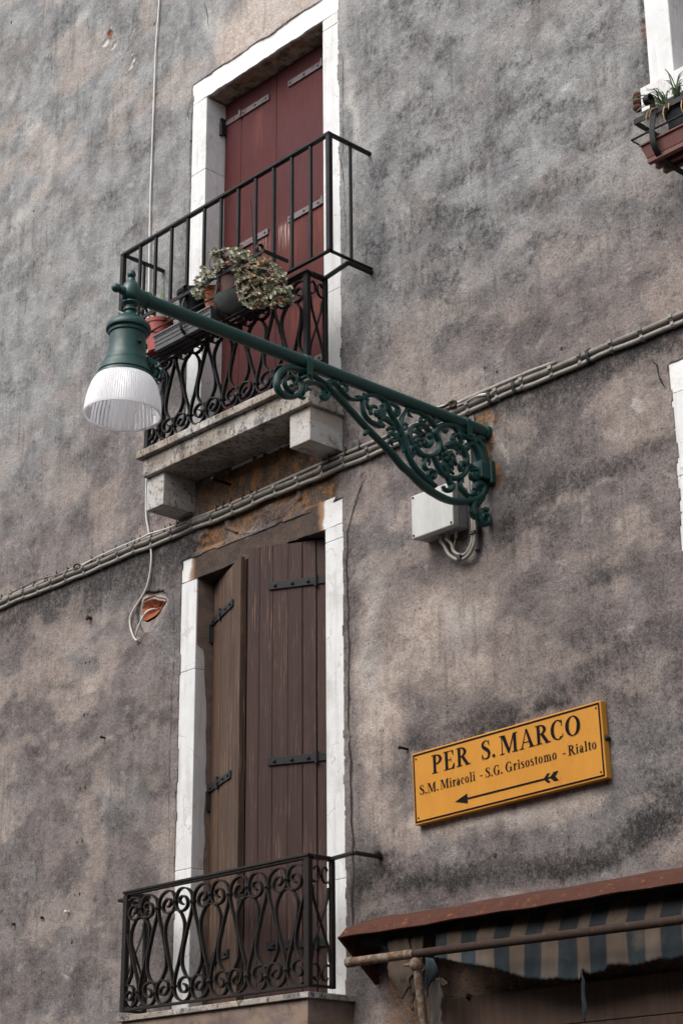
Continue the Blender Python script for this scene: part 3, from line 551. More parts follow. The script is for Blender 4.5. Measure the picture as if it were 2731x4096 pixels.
def leaf(h, e, z0, z1, bounds, fold, mats, straps, par=bld):
    h, e = np.array(h), np.array(e); d = (e-h); L = np.linalg.norm(d); d /= L; n = np.array([d[1], -d[0]]);
    if n[1] > 0: n = -n
    T = lambda s_, t_, z: (h[0]+d[0]*s_+n[0]*t_, h[1]+d[1]*s_+n[1]*t_, z)
    def bx(mb, s0, s1, t0, t1, a, b):
        mb.add([T(s_, t_, z) for s_ in (s0, s1) for t_ in (t0, t1) for z in (a, b)], [(0,1,3,2),(4,6,7,5),(0,4,5,1),(2,3,7,6),(0,2,6,4),(1,5,7,3)])
    m = MB(); bs = [s_*L for s_ in bounds]
    for a, b in zip(bs[:-1], bs[1:]):
        gp = .006 if abs(b-fold*L) < .004 or abs(a-fold*L) < .004 else .0010; dz = random.uniform(-.004, .004)
        bx(m, a+gp/2, b-gp/2, 0, .020+random.uniform(-.001, .001), z0, z1+dz)
    bx(m, .002, fold*L-.004, -.012, -.001, z0+.01, z1-.01); bx(m, fold*L+.004, L-.001, -.012, -.001, z0+.01, z1-.01)
    o = m.build('shutter_leaf', mats, par, bevel=.0014, seg=1)
    for z in straps:
        q_ = MB(); bx(q_, .0, fold*L-.006, .022, .028, z-.018, z+.018); bx(q_, fold*L+.006, L*.77, .022, .028, z-.018, z+.018)
        q_.tube([T(fold*L, .030, z-.03), T(fold*L, .030, z+.03)], .009)
        for s_ in (.05, .17, .25, .34): q_.ball(T(s_ if s_ < L*.7 else L*.7, .029, z), .009, 8)
        q_.build('hinge_strap', M['strap'], o, bevel=.001)
    return o
lr = leaf((.470, .128), (.040, -.088), 2.49, 4.648, (0, .27, .42, .57, .73, .87, 1.0), .27, M['wood'], (4.44, 3.59, 2.76))
ll = leaf((-.474, .130), (-.040, -.050), 2.49, 4.640, (0, .17, .33, .45, .56, .67, .80, .92, 1.0), .33, M['woodw'], (4.44, 3.59, 2.76))
lr['label'] = 'dark brown board shutter leaf, half open'; ll['label'] = 'worn tan brown board shutter leaf, half open'
for z in (4.38, 3.53, 2.7): MB().box(-.482, -.462, .085, .137, z-.045, z+.045).tube([(-.468, .100, z-.05), (-.468, .100, z+.03)], .012).build('hinge_pin', M['strap'], sB)
for (a, b, z0, z1) in ((2.66, 3.12, 6.07, 8.99), (3.13, 3.58, 6.07, 8.99), (2.63, 3.1, 2.95, 4.66), (3.11, 3.58, 2.95, 4.66)): 
    o = MB().box(a, b, .135, .16, z0, z1).build('shutter_leaf', M['wood'], bld, bevel=.002)
# ---- balcony slabs
def rough_slab(name, parts, mat, bev=.006):
    m = MB()
    for p in parts: m.box(*p)
    return m.build(name, mat, bld, bevel=bev, seg=3)
sl1 = rough_slab('balcony_slab', [(-.640, .628, -.234, .02, 5.186, 5.286), (-.668, .655, -.262, .02, 5.288, 5.330)], M['slab'])
MB().box(-.637, -.497, -.208, .02, 5.008, 5.1855).build('corbel', mat_slab('pitted_corbel_stone', (.40, .385, .37), (.56, .54, .52), .54), sl1, bevel=.004, seg=3)
MB().box(.464, .606, -.208, .02, 5.012, 5.1855).build('corbel', M['corbel'], sl1, bevel=.004, seg=3)
sl2 = rough_slab('balcony_slab', [(-.66, .655, -.270, .02, 2.478, 2.503)], M['slab'], .003)
MB().box(-.640, .636, -.255, .02, 1.4, 2.4775).build('balcony_base', M['base'], sl2, bevel=.004)
# ---- railings
SP = [(-.072,.431),(-.090,.440),(-.098,.454),(-.088,.466),(-.065,.468),(-.044,.452),(-.038,.430),(-.048,.412),(-.074,.402),(-.102,.405),(-.120,.425),(-.1235,.445),(-.1235,.460),(-.119,.478),(-.108,.494),(-.088,.5045),(-.062,.5045),(-.034,.494),(-.014,.476),(-.006,.456),(-.0045,.437),(-.006,.41),(-.018,.37),(-.036,.325),(-.050,.28),(-.064,.236),(-.071,.19),(-.067,.155),(-.052,.127),(-.036,.106)]
SP = [(a, b+.0) for a, b in spl(SP, 3)]
def railing(zb, mat, yf=-.25, xh=.635, top_w=.022):
    H = .512; zt = zb+H+.012
    m = MB()
    m.box(-xh-.012, xh+.012, yf-.011, yf+.011, zt, zt+.010); m.box(-xh-.016, xh+.016, yf-.016, yf+.016, zt+.0102, zt+.022)
    m.box(-xh-.010, xh+.010, yf-.010, yf+.010, zb-.008, zb+.004)
    for s in (-1, 1):
        m.box(s*xh-.015, s*xh+.015, yf-.0132, yf+.0132, zb-.0085, zt); m.box(s*(xh+.012)-.011, s*(xh+.012)+.011, -.135, -.113, zb-.0085, zt)
        m.box(s*(xh+.008)-.010, s*(xh+.008)+.010, yf+.0118, -.1355, zb-.0075, zb+.0035); m.box(s*(xh+.008)-.014, s*(xh+.008)+.014, yf+.0165, -.1125, zt+.001, zt+.020)
        m.obox((s*(xh+.010), -.128, zt+.011), (s*.822, -.155, zt+.011), .024, .014); m.obox((s*.820, -.160, zt+.011), (s*.820, .02, zt+.011), .024, .014)
    rl = m.build('balcony_railing', mat, bld, bevel=.002, seg=1)
    def clip(path, ax='x'):
        segs, cur = [], []
        for p in path:
            if abs(p[0]) < xh-.014: cur.append(p)
            else:
                if len(cur) > 3: segs.append(cur)
                cur = []
        if len(cur) > 3: segs.append(cur)
        return segs
    for k in range(-3, 4):
        xu = .119+.2557*k; xl = xu-.12785
        for xc, up in ((xu, True), (xl, False)):
            for s in (-1, 1):
                path = [(xc+s*a, yf, zb+.003+(b if up else .508-b)) for a, b in SP]
                for sg in clip(path):
                    MB().strip(sg, .019, .0070).build('scroll_bar', mat, rl, smooth=40)
            if abs(xc) < xh-.01: MB().box(xc-.014, xc+.014, yf-.0125, yf+.0125, zb+.003+(.430 if up else .066), zb+.003+(.442 if up else .078)).ball((xc, yf-.011, zb+.003+(.436 if up else .072)), .009, 8).build('collar', mat, rl, smooth=40)
            xm = xc-.12785
            if abs(xm) < xh-.01:
                zc = zb+.003+(.452 if up else .056); q_ = MB().box(xm-.012, xm+.012, yf-.012, yf+.012, zc-.007, zc+.007).ball((xm, yf-.011, zc), .009, 8).build('collar', mat, rl, smooth=40)
                zz_ = zb+.003+(.402 if up else .106); q_ = MB().tube([(xm-.036, yf-.004, zz_), (xm-.018, yf-.004, zz_+(.006 if up else -.006)), (xm, yf-.004, zz_+(.008 if up else -.008)), (xm+.018, yf-.004, zz_+(.006 if up else -.006)), (xm+.036, yf-.004, zz_)], .0038, 6)
                for s in (-1, 1): q_.ball((xm+s*.036, yf-.004, zz_), .0095, 8)
                q_.build('scroll_tie', mat, rl, smooth=40)
    for s in (-1, 1):                                   # narrow returns: crossed bars with small scrolls top and bottom
        X = s*(xh+.008); q_ = MB()
        for a, b in ((yf+.014, -.138), (-.138, yf+.014)):
            pts = spl([(X, a, zb+H-.10), (X, a+(b-a)*.10, zb+H-.16), (X, a+(b-a)*.5, zb+H*.5), (X, a+(b-a)*.9, zb+.16), (X, b, zb+.10)], 5); q_.strip([(p[0]+(.003 if a < b else -.003), p[1], p[2]) for p in pts], .012, .005, (1, 0, 0))
        ym = (yf-.124)/2
        for sv, zc in ((1, zb+H-.045), (-1, zb+.05)):
            for sy in (-1, 1):
                pts = [(X, ym+sy*(.006+.022*(1-math.cos(t))*(1-.08*t)), zc+sv*.034*math.sin(t)*(1-.08*t)) for t in np.linspace(-2.2, 2.6, 18)]; q_.strip(pts, .012, .005, (1, 0, 0))
            q_.ball((X, ym, zc), .011, 8)
        q_.build('side_scrollwork', mat, rl, smooth=40)
    return rl
r2 = railing(2.531, M['iron2']); r1 = railing(5.339, M['iron'], yf=-.232, xh=.612)
# straight bar extension above the upper railing
m = MB(); ye = -.275
m.box(-.832, .832, ye-.014, ye+.014, 6.525, 6.541); m.box(-.826, .826, ye-.010, ye+.010, 5.889, 5.901)
for s in (-1, 1):
    m.box(s*.820-.013, s*.820+.013, ye-.013, ye+.013, 5.895, 6.5245); m.box(s*.820-.012, s*.820+.012, ye+.0145, .02, 6.526, 6.540); m.box(s*.820-.009, s*.820+.009, ye+.0105, .02, 5.890, 5.900)
ext = m.build('railing_extension', M['iron'], bld, bevel=.002, seg=1)
for k in range(11):
    x = -.668+.1356*k; MB().box(x-.008, x+.008, ye-.008, ye+.008, 5.9015, 6.5245).build('baluster', M['iron'], ext, bevel=.002, seg=1)
for s in (-1, 1): MB().box(s*.820-.007, s*.820+.007, -.141, -.127, 5.9005, 6.5255).build('baluster', M['iron'], ext, bevel=.002, seg=1)
# ---- shop opening below the awning: ochre wall is part of the plaster, brown board covers the front
bd = MB(); bd.box(1.158, 3.6, -.035, .03, 2.295, 2.440).box(1.160, 3.6, -.031, .03, 2.145, 2.2935).box(1.158, 3.6, -.035, .03, 1.99, 2.1435); bd.build('shop_front_boards', M['board'], bld, bevel=.003)
MB().box(1.7, 3.4, -.02, .1, 0, 1.985).build('roller_door', M['trough'], bld)
# ================================================================= STREET LAMP
LX = 1.524; AZ = 4.812
lamp = thing('street_lamp', 'dark green cast iron wall lamp with scrolled bracket, long arm and ribbed white glass shade', 'street lamp', (LX, 0, AZ))
arm = MB().tube([(LX, y_, AZ) for y_ in (.03, -.03)], .032, 20).tube([(LX, -.0, AZ), (LX, -1.865, AZ)], .0262, 24, flat=1).build('arm', M['green'], lamp, smooth=40)
def G(k, *pts): return [tuple(onX(C(k, *p), LX)) for p in pts]
cast = MB()
def st(pts, r, n=5, fl=1.0): cast.tube(spl(pts, n), r, 8, flat=fl)
def st2(pts, r, n=5):           # moulded bar: main rib plus a raised fillet on each face
    S = spl(pts, n); cast.tube(S, r, 8, flat=1.35)
    for s in (-1, 1): cast.tube([(p[0]+s*.011, p[1], p[2]) for p in S], [q*.42 for q in (r if isinstance(r, list) else [r])]*(2 if not isinstance(r, list) else 1), 6)
st2(G('a',(740,455),(660,400),(560,335),(430,275),(330,245),(240,235),(160,270),(105,330),(88,410),(95,490),(135,560),(200,605),(290,615),(360,585),(400,530),(415,465),(400,400),(355,360)), [.0095,.011,.013,.013,.012,.009,.006])
st2(G('a',(300,560),(230,520),(190,445),(205,375),(255,350),(305,380),(318,430),(290,470),(262,455)), [.009,.009,.008,.006,.005])
st(G('a',(380,600),(430,630),(470,625)), [.010,.008,.002]); st(G('a',(330,440),(350,400),(345,355)), [.010,.008,.004])
st2(G('a',(430,590),(450,510),(490,450),(560,435),(630,445),(690,490),(725,560)), [.006,.009,.010,.010,.009])
st(G('a',(460,530),(510,510),(548,535)), [.008,.007,.002]); st(G('a',(400,500),(440,455),(490,430)), [.006,.008,.006])
st(G('a',(725,540),(690,560),(665,600),(700,635),(745,620),(765,570),(740,545)), [.006,.010,.011,.012,.010,.006]); cast.ball(G('a',(712,600))[0], .012, 8)
st(G('a',(745,480),(760,440),(800,415),(850,420),(880,470)), [.011,.014,.013,.010,.007]); 
st2(G('a',(750,460),(800,530),(900,632),(1000,735),(1100,845),(1200,955),(1300,1060),(1400,1160),(1500,1262))+G('b',(170,725),(290,870),(400,965),(500,1070),(610,1160),(730,1235),(860,1300),(1000,1330),(1150,1325),(1260,1290),(1330,1220),(1345,1150)), [.011,.0125,.0125,.013,.014,.015,.0155,.016,.016,.015])
st2(G('a',(800,430),(870,470),(920,530),(975,590),(1040,640),(1110,650),(1180,640),(1240,610),(1310,590),(1390,600),(1470,650),(1530,730),(1580,840))+G('b',(190,270),(240,370),(270,470)), [.007,.008,.008,.009,.010,.011,.011,.009])
st(G('a',(900,500),(905,450),(950,435),(995,470),(1000,525),(970,550),(945,530),(955,500)), [.007,.008,.009,.009,.008,.007,.006])
st(G('a',(1100,600),(1150,610),(1200,625)), [.002,.007,.009]); st(G('a',(1210,560),(1235,600),(1240,650)), [.004,.009,.009])
st2(G('a',(1205,640),(1203,740),(1225,830),(1275,905),(1350,965),(1430,1000),(1490,990)), [.009,.009,.009,.010,.010,.006])
st(G('a',(1275,640),(1265,710),(1300,770),(1330,740),(1380,745),(1400,770)), [.007,.008,.010,.009,.008,.004]); st(G('a',(1300,780),(1310,830),(1325,830),(1320,780)), [.008,.008,.006,.003])
st(G('a',(1440,720),(1440,780),(1450,860),(1450,920),(1400,960),(1350,940)), [.004,.012,.012,.010,.008,.007]); st(G('a',(1495,720),(1480,800),(1480,890)), [.005,.013,.010]); cast.ball(G('a',(1390,830))[0], .016, 8); cast.ball(G('a',(1430,870))[0], .013, 8)
st(G('a',(1240,1110),(1260,1070),(1310,1055),(1350,1065)), [.003,.013,.008,.006]); cast.ball(G('a',(1240,1095))[0], .011, 8)
# stem with leaves rising from the main bar
st2(G('b',(345,120),(290,210),(262,310),(275,430),(310,550),(345,660),(390,780),(460,890),(540,980),(630,1060),(720,1130)), [.006,.010,.012,.012,.012,.012,.012,.012,.011])
st2(G('b',(350,125),(430,150),(510,170),(580,215),(640,260),(690,330),(740,350)), [.006,.009,.009,.008,.009,.010])
st(G('b',(370,150),(380,200),(430,230)), [.006,.008,.002]); st(G('b',(330,110),(350,95),(390,130)), [.003,.006,.006])
st(G('b',(560,230),(530,250),(530,290),(575,290),(600,250)), [.006,.010,.010,.009,.007]); st(G('b',(680,260),(700,240),(680,300)), [.004,.008,.007])
st(G('b',(100,40),(180,70),(235,110),(245,160),(215,200),(185,170),(205,130)), [.007,.008,.009,.009,.009,.008,.008]); cast.ball(G('b',(212,150))[0], .010, 8)
st(G('b',(0,260),(40,240),(90,260),(140,300),(180,340),(200,400)), [.012,.015,.013,.010,.008]); st(G('b',(0,340),(30,330),(50,370)), [.012,.012,.004]); st(G('b',(60,150),(50,60),(20,80)), [.014,.012,.006])
st(G('b',(90,390),(120,370),(165,370),(180,400),(150,425)), [.008,.009,.009,.008,.005]); st(G('b',(100,480),(120,445),(165,445),(215,475),(250,520),(290,600),(310,690)), [.007,.009,.010,.010,.009,.009]); st(G('b',(175,505),(195,480),(215,520),(185,545)), [.005,.009,.009,.005]); st(G('b',(110,560),(130,520),(160,600)), [.003,.012,.005])
st(G('b',(310,330),(330,310),(345,350),(330,400)), [.003,.007,.007,.004]); st(G('b',(330,480),(350,460),(345,520)), [.003,.008,.005])
# second ring
st2(G('b',(385,395),(420,350),(490,325),(570,345),(630,400),(660,480),(665,550),(640,595),(590,600),(560,560),(580,540)), [.009,.010,.011,.011,.010,.012,.010,.007])
st2(G('b',(388,390),(388,480),(410,570),(450,640),(510,700),(590,735),(670,735),(735,700),(768,640),(770,550),(735,480),(712,420),(745,365),(820,335),(910,335),(1000,365),(1070,400),(1140,450),(1200,530)), [.010,.011,.012,.011,.012,.012,.013,.014,.013,.012])
st(G('b',(460,560),(490,520),(550,520),(600,560),(620,600)), [.008,.011,.010,.009,.006]); st(G('b',(500,530),(500,590),(540,620)), [.006,.010,.004]); cast.ball(G('b',(645,470))[0], .017, 8); st(G('b',(440,430),(470,420),(500,440),(540,460)), [.003,.009,.008,.003]); st(G('b',(480,360),(520,400),(560,440)), [.008,.009,.004])
st2(G('b',(375,700),(385,640),(425,620),(470,640),(520,690)), [.006,.012,.012,.010]); st(G('b',(435,650),(440,700),(425,740)), [.010,.010,.004]); st(G('b',(380,690),(405,780),(450,860)), [.012,.011,.008])
st2(G('b',(640,760),(590,775),(570,820),(575,880),(610,920),(640,950)), [.008,.010,.010,.009,.009]); st(G('b',(545,790),(575,770),(600,765)), [.003,.009,.009]); st(G('b',(600,780),(640,800),(635,855)), [.006,.009,.004])
st2(G('b',(612,1010),(612,950),(650,920),(700,945),(710,990),(690,1020),(660,1000),(675,965)), [.009,.011,.011,.010,.010,.009,.007]); st(G('b',(625,1000),(660,1060),(720,1130)), [.010,.011,.008])
# rosette ring with flower
st2(G('b',(850,610),(900,580),(960,575),(1030,610),(1085,670),(1120,750),(1125,830)), [.011,.015,.015,.014,.014,.012]); st(G('b',(870,620),(930,610),(980,620),(1010,670),(1000,710)), [.008,.012,.012,.009,.005]); st(G('b',(1010,680),(1050,650),(1040,720)), [.004,.009,.004])
st2(G('b',(700,745),(730,820),(760,880),(800,950),(870,1000),(960,1025),(1040,1010),(1100,960),(1120,890),(1100,840),(1050,830),(1040,880),(1060,940)), [.011,.012,.013,.012,.012,.012,.013,.013,.012,.008])
st2(G('b',(760,870),(800,860),(850,920),(870,990),(900,1060),(930,1120),(920,1165),(880,1185),(830,1165)), [.009,.014,.013,.012,.013,.014,.011,.009]); st(G('b',(790,860),(830,840),(880,900),(960,970)), [.006,.013,.012,.006]); st(G('b',(930,1080),(950,1120),(935,1160)), [.006,.009,.005]); st(G('b',(800,1150),(825,1140),(850,1170)), [.004,.009,.007])
for (x_, y_, r_) in ((800,610,.013),(830,640,.018),(850,700,.020),(880,740,.021),(920,700,.017),(950,730,.014),(860,770,.018),(930,780,.019),(970,800,.015),(800,720,.017),(790,760,.012),(900,830,.017),(990,830,.012),(960,760,.014),(770,680,.012)): 
    p = G('b', (x_, y_))[0]; cast.ball((p[0]-.004, p[1], p[2]), r_*.9, 8, (1.2, .8, 1))
st(G('b',(900,800),(920,850),(960,915)), [.016,.014,.003]); st(G('b',(940,790),(960,740),(985,745)), [.008,.008,.003])
st(G('b',(1120,860),(1180,860),(1215,880),(1270,910)), [.012,.012,.009,.008]); st(G('b',(1180,850),(1205,870)), [.012,.006]); st(G('b',(1085,1040),(1060,1050),(1090,1075)), [.006,.009,.003])
st2(G('b',(1050,1040),(1035,1090),(1050,1160),(1090,1210),(1150,1260)), [.008,.011,.012,.011,.010])
# back leg of the bracket against the wall
st2(G('b',(1120,620),(1150,580),(1200,580),(1240,620),(1270,680),(1300,770),(1320,880)), [.012,.013,.016,.020,.023,.023]); st2(G('b',(1200,560),(1260,530),(1310,600),(1350,720),(1365,880)), [.010,.014,.017,.016,.014]); cast.ball(G('b',(1125,628))[0], .017, 8)
st(G('b',(1215,560),(1230,510),(1290,490),(1340,510),(1365,560)), [.008,.013,.013,.012,.004]); st(G('b',(1300,500),(1350,490),(1380,500)), [.006,.010,.004]); st(G('b',(1080,480),(1120,480),(1170,520),(1210,560)), [.014,.015,.013,.010])
st(G('b',(960,440),(945,500),(960,560)), [.007,.014,.012]); st(G('b',(1000,430),(1040,470),(1050,570)), [.016,.020,.006]); st(G('b',(980,370),(1030,420),(1080,430)), [.014,.016,.010]); st(G('b',(820,400),(850,420),(880,400)), [.005,.009,.006])
st2(G('b',(1200,870),(1180,920),(1240,920),(1290,960),(1290,1010),(1240,1030),(1195,1010),(1190,970),(1230,960)), [.005,.006,.013,.014,.013,.013,.012,.009]); cast.ball(G('b',(1240,985))[0], .020, 8)
st(G('b',(1230,1180),(1250,1110),(1310,1100),(1350,1150),(1340,1220),(1290,1270)), [.012,.018,.020,.020,.018,.014])
for k in range(4): st(G('b',(1225+38*k,1200-12*k),(1250+32*k,1150-8*k),(1280+25*k,1105)), [.006,.009,.006])
st2(G('b',(1230,1290),(1210,1350),(1200,1420),(1215,1490),(1250,1550)), [.016,.017,.015,.017,.010]); st(G('b',(1165,1380),(1200,1400),(1180,1460),(1205,1475)), [.006,.012,.012,.008]); st(G('b',(1180,1250),(1200,1220),(1240,1230)), [.008,.015,.014]); st(G('b',(1180,1310),(1230,1350),(1290,1330),(1350,1270)), [.008,.016,.016,.010])
st2(G('b',(1240,1450),(1280,1510),(1300,1580),(1350,1625),(1400,1600),(1405,1540),(1370,1500),(1330,1510),(1325,1560),(1355,1575)), [.012,.013,.014,.014,.014,.014,.013,.012,.009,.006]); st(G('b',(1320,1490),(1335,1440),(1375,1425)), [.010,.010,.008]); cast.ball(G('b',(1382,1435))[0], .015, 8)
brk = cast.build('scroll_bracket', M['green'], lamp, smooth=True)
q0 = [onX(C('b', x_, y_), LX) for x_, y_ in ((1270,890),(1440,900),(1460,1130),(1300,1060))]
MB().box(LX-.035, LX+.035, -.085, -.002, 4.575, 4.655).box(LX-.04, LX+.04, -.03, -.0, 4.562, 4.668).build('wall_plate', M['green'], lamp, bevel=.006)
for (u, v, zlo, xo) in (('a', (450, 100), (430, 395), .0), ('b', (1095, 255), (1070, 520), .0)):
    t_ = onX(C(u, *v), LX); b_ = onX(C(u, *zlo), LX)
    q_ = MB(); yc = t_[1]; q_.strip([(LX+.0285*math.cos(t)*s_, yc+.004, AZ+.0285*math.sin(t)) for s_ in (1,) for t in np.linspace(0, math.pi, 14)], .030, .004)
    for s_ in (-1, 1): q_.box(LX+s_*.0285-.002, LX+s_*.0285+.002, yc-.011, yc+.019, b_[2], AZ)
    q_.tube([(LX-.034, yc+.004, b_[2]+.018), (LX+.040, yc+.004, b_[2]+.018)], .009, 10); q_.build('clamp', M['green'], lamp, smooth=40)
# head
HC = Vector((LX, -1.932, 4.80)); tilt = Matrix.Rotation(R(.3), 3, 'Y') @ Matrix.Rotation(R(-2.0), 3, 'X')
def tl(mb):
    mb.v = [tuple(HC+tilt@(Vector(p)-HC)) if p[2] < 4.77 else p for p in mb.v]; return mb
fit = MB().lathe([(0, 4.913), (.008, 4.911), (.0145, 4.903), (.0165, 4.895), (.0145, 4.886), (.0095, 4.880), (.0145, 4.877), (.0155, 4.868), (.019, 4.862), (.026, 4.855), (.033, 4.842), (.037, 4.825), (.0375, 4.810), (.035, 4.795), (.030, 4.786), (.022, 4.782), (.031, 4.779), (.0325, 4.774), (.028, 4.768), (.019, 4.765), (.0185, 4.756), (.025, 4.752), (.0255, 4.745), (.019, 4.741), (.021, 4.735), (.021, 4.728), (.016, 4.724), (.016, 4.715)], (LX, -1.932, 0), 28)
fit.tube([(LX, -1.945, 4.815), (LX, -1.975, 4.815), (LX, -1.985, 4.815)], [.020, .016, .012], 16); fit.ball((LX, -2.000, 4.816), .0175, 16); fit.tube([(LX, -1.93, AZ), (LX, -1.885, AZ), (LX, -1.86, AZ)], [.036, .032, .0305], 24); fit.lathe([(.026, -1.868), (.034, -1.866), (.035, -1.858), (.026, -1.852)], (LX, 0, AZ), 24, (0, 1, 0))
fit.build('elbow_fitting', M['green'], lamp, smooth=50)
zst = lambda P: [(r_, h if h > 4.64 else 4.64-(4.64-h)*1.125) for r_, h in P]
hd = tl(MB().lathe(zst([(.015, 4.723), (.038, 4.719), (.050, 4.710), (.058, 4.699), (.070, 4.692), (.079, 4.683), (.0825, 4.672), (.0830, 4.663), (.0815, 4.659), (.0730, 4.6575), (.0715, 4.652), (.0725, 4.647), (.0715, 4.643), (.0665, 4.6415), (.0665, 4.636), (.0675, 4.60), (.071, 4.575), (.0745, 4.556), (.079, 4.550), (.080, 4.543), (.0805, 4.538), (.088, 4.532), (.090, 4.524), (.0935, 4.515), (.099, 4.504), (.1005, 4.500), (.097, 4.498), (.097, 4.495), (.102, 4.493), (.104, 4.482), (.100, 4.480), (.06, 4.50)]), (LX, -1.932, 0), 48)).build('lamp_head', M['green'], lamp, smooth=32)
p = onX(C(12, 822, 1020), LX); kb = MB(); cdir = Vector((.59*.55+.81*.83, .81*.55-.59*.83, 0)); kb.tube([Vector((LX, -1.932, 4.597))+cdir*.068, Vector((LX, -1.932, 4.597))+cdir*.082], .009, 12).build('screw_knob', M['green'], hd, smooth=40)
gl = tl(MB().lathe([(.0975, 4.470), (.1055, 4.462), (.1130, 4.451), (.1208, 4.434), (.1285, 4.408), (.1345, 4.380), (.1378, 4.352), (.1388, 4.326)], (LX, -1.932, 0), 208, rib=.0065)); gl.v = [p for p in gl.v]
gi = tl(MB().lathe([(.0950, 4.468), (.1028, 4.460), (.1102, 4.449), (.1180, 4.432), (.1257, 4.406), (.1318, 4.379), (.1352, 4.352), (.1362, 4.326)], (LX, -1.932, 0), 104, rib=.011))
gl.add(gi.v, gi.f); gl.add(tl(MB().lathe([(.1345, 4.327), (.1345, 4.320), (.1398, 4.319), (.1403, 4.327), (.1345, 4.327)], (LX, -1.932, 0), 96)).v, MB().lathe([(0, 0)]*5, (0, 0, 0), 96).f)
gl.build('glass_shade', M['glass'], lamp, smooth=30)
lt = MB(); 
for i in range(9):
    a0 = Vector((LX+.066+.018*rng.random(), -1.932+.062+.02*rng.random(), 4.530-.006*i)); 
    lt.tube(spl([a0, a0+Vector((.018*rng.random(), .02*(rng.random()-.5), -.012)), a0+Vector((.01-.02*rng.random(), .02*(rng.random()-.5), -.03)), a0+Vector((.012, 0, -.045))], 3), [.005, .007, .005, .003], 6)
lt.box(LX+.052, LX+.080, -1.895, -1.855, 4.520, 4.538); lt.build('shade_latch', M['green'], lamp, smooth=40)
# ================================================================= CABLES
def zc(x, a, b): return a+(b-a)*float(sstep(.3, 2.2, np.array(x)))+.0025*math.sin(x*5.1)+.002*math.sin(x*11.7+1)
xr = np.arange(-3.4, 3.71, .06)
big = MB().tube([(x, -.018, zc(x, 4.949, 4.978)) for x in xr], .0148, 12).build('cable', M['cabled'], None, smooth=True)
props(big, 'thick brown grey cable, middle one of the bundle running along the whole house wall', 'cable', 'cables clipped along the wall'); big['wl'] = [0, 0, 0]
sm = MB().tube([(x, -.014, zc(x, 4.920, 4.950)+.0022*math.sin(x*23.5)+.0015*math.sin(x*9)) for x in xr], .0108, 10).build('cable', M['cable'], None, smooth=True)
props(sm, 'pale grey cable, lowest one of the bundle running along the whole house wall', 'cable', 'cables clipped along the wall'); sm['wl'] = [0, 0, 0]
xu = np.arange(-3.4, 1.30, .06); zu = lambda x: 4.975+.014*float(sstep(-.2, 1., np.array(x)))+.003*math.sin(x*4)
up = MB().tube([(x, -.012, zu(x)) for x in xu]+[(1.42, -.03, 4.995), (1.6, -.025, 5.00), (1.8, -.02, 5.005), (1.95, -.025, 4.995)], .0092, 10).build('cable', M['cable'], None, smooth=True)
props(up, 'pale cable held by black ties, uppermost of the wall bundle left of the lamp bracket', 'cable', 'cables clipped along the wall'); up['wl'] = [0, 0, 0]
def loose(pts, r, mat, label, y_=-.02):
    o = MB().tube(spl([(p[0], y_, p[2]) for p in pts], 6), r, 8).build('cable', M[mat], None, smooth=True); props(o, label, 'cable'); o['wl'] = [0, 0, 0]; return o
loose([W(10,90,745),W(10,160,710),W(10,300,640),W(10,375,615),W(10,450,600),W(10,540,568)], .004, 'cabled', 'short thin loose wire lying on the cable bundle near the left edge of the wall')
loose([W(10,640,540),W(10,760,468),W(10,930,390),W(10,1120,310),W(10,1190,275),W(10,1290,245),W(10,1400,205)], .0045, 'cord', 'thin white wire rising above the cable bundle left of the stone corbel')
loose([W(11,140,722),W(11,60,730),W(11,0,745),W(3,1200,455),W(3,1100,480),W(3,1050,510)], .005, 'cord', 'thin white wire bowing above the cables right of the lamp bracket', -.03)
loose([W(11,120,735),W(11,40,748),W(3,1240,462),W(3,1170,480),W(3,1100,500),W(3,1060,520)], .005, 'cable', 'second thin grey wire just under the bowing white wire above the lamp bracket root', -.035)
loose([W('b',760,150),W('b',880,130),W('b',960,95),W('b',1000,60),W('b',1060,50),W('b',1060,110),W('b',1000,120),W('b',990,70)], .006, 'rustd', 'rusty curled wire hooked over the cables above the lamp bracket root', -.04)
loose([W(10,615,545),W(10,625,520),W(10,650,512),W(10,670,530),W(10,650,550),W(10,622,560)], .005, 'rustd', 'small rusty wire ring on the cable bundle left of the balconies', -.03)
bands = [W(10,*c)[0] for c in ((100,795),(215,745),(325,705),(430,660),(545,610),(685,560),(812,500),(952,445),(1075,395),(1213,340),(1370,270),(1528,205))]+[W(15,*c)[0] for c in ((568,1050),(728,990),(880,920),(1040,860),(1207,790),(1387,710),(1545,640))]+[W(3,*c)[0] for c in ((692,715),(1260,470))]+[W(11,*c)[0] for c in ((185,720),(380,630),(600,540),(815,445),(1050,345),(1275,255),(1505,145))]
for x in bands:
    zt, zl = zc(x, 4.949, 4.978)+.0155, zc(x, 4.920, 4.950)-.011; tw = random.uniform(-.004, .004)
    q_ = MB().strip([(x+tw, .0, zt), (x+tw, -.020, zt+.002), (x+tw*.6, -.0345, zt-.008), (x, -.034, (zt+zl)/2+.008), (x, -.025, (zt+zl)/2-.004), (x-tw, -.0265, zl+.010), (x-tw, -.016, zl), (x-tw, .0, zl)], .015, .002, (1, 0, 0)); q_.box(x-.010, x+.010, -.0385, -.0350, zt-.018, zt-.002); q_.build('cable_clip', M['clip'], big)
ties = [W(10,*c)[0] for c in ((35,770),(115,740),(205,700),(290,665),(380,630),(400,620),(465,590),(553,560),(740,480),(835,440),(930,400),(1025,360),(1060,350),(1082,340),(1120,320),(1215,290),(1315,240),(1360,225),(1410,205))]+[W(15,*c)[0] for c in ((605,980),(655,970),(708,940),(800,890),(860,880),(905,850),(1435,630),(1555,575))]+[W(3,*c)[0] for c in ((640,690),(900,585),(908,575))]
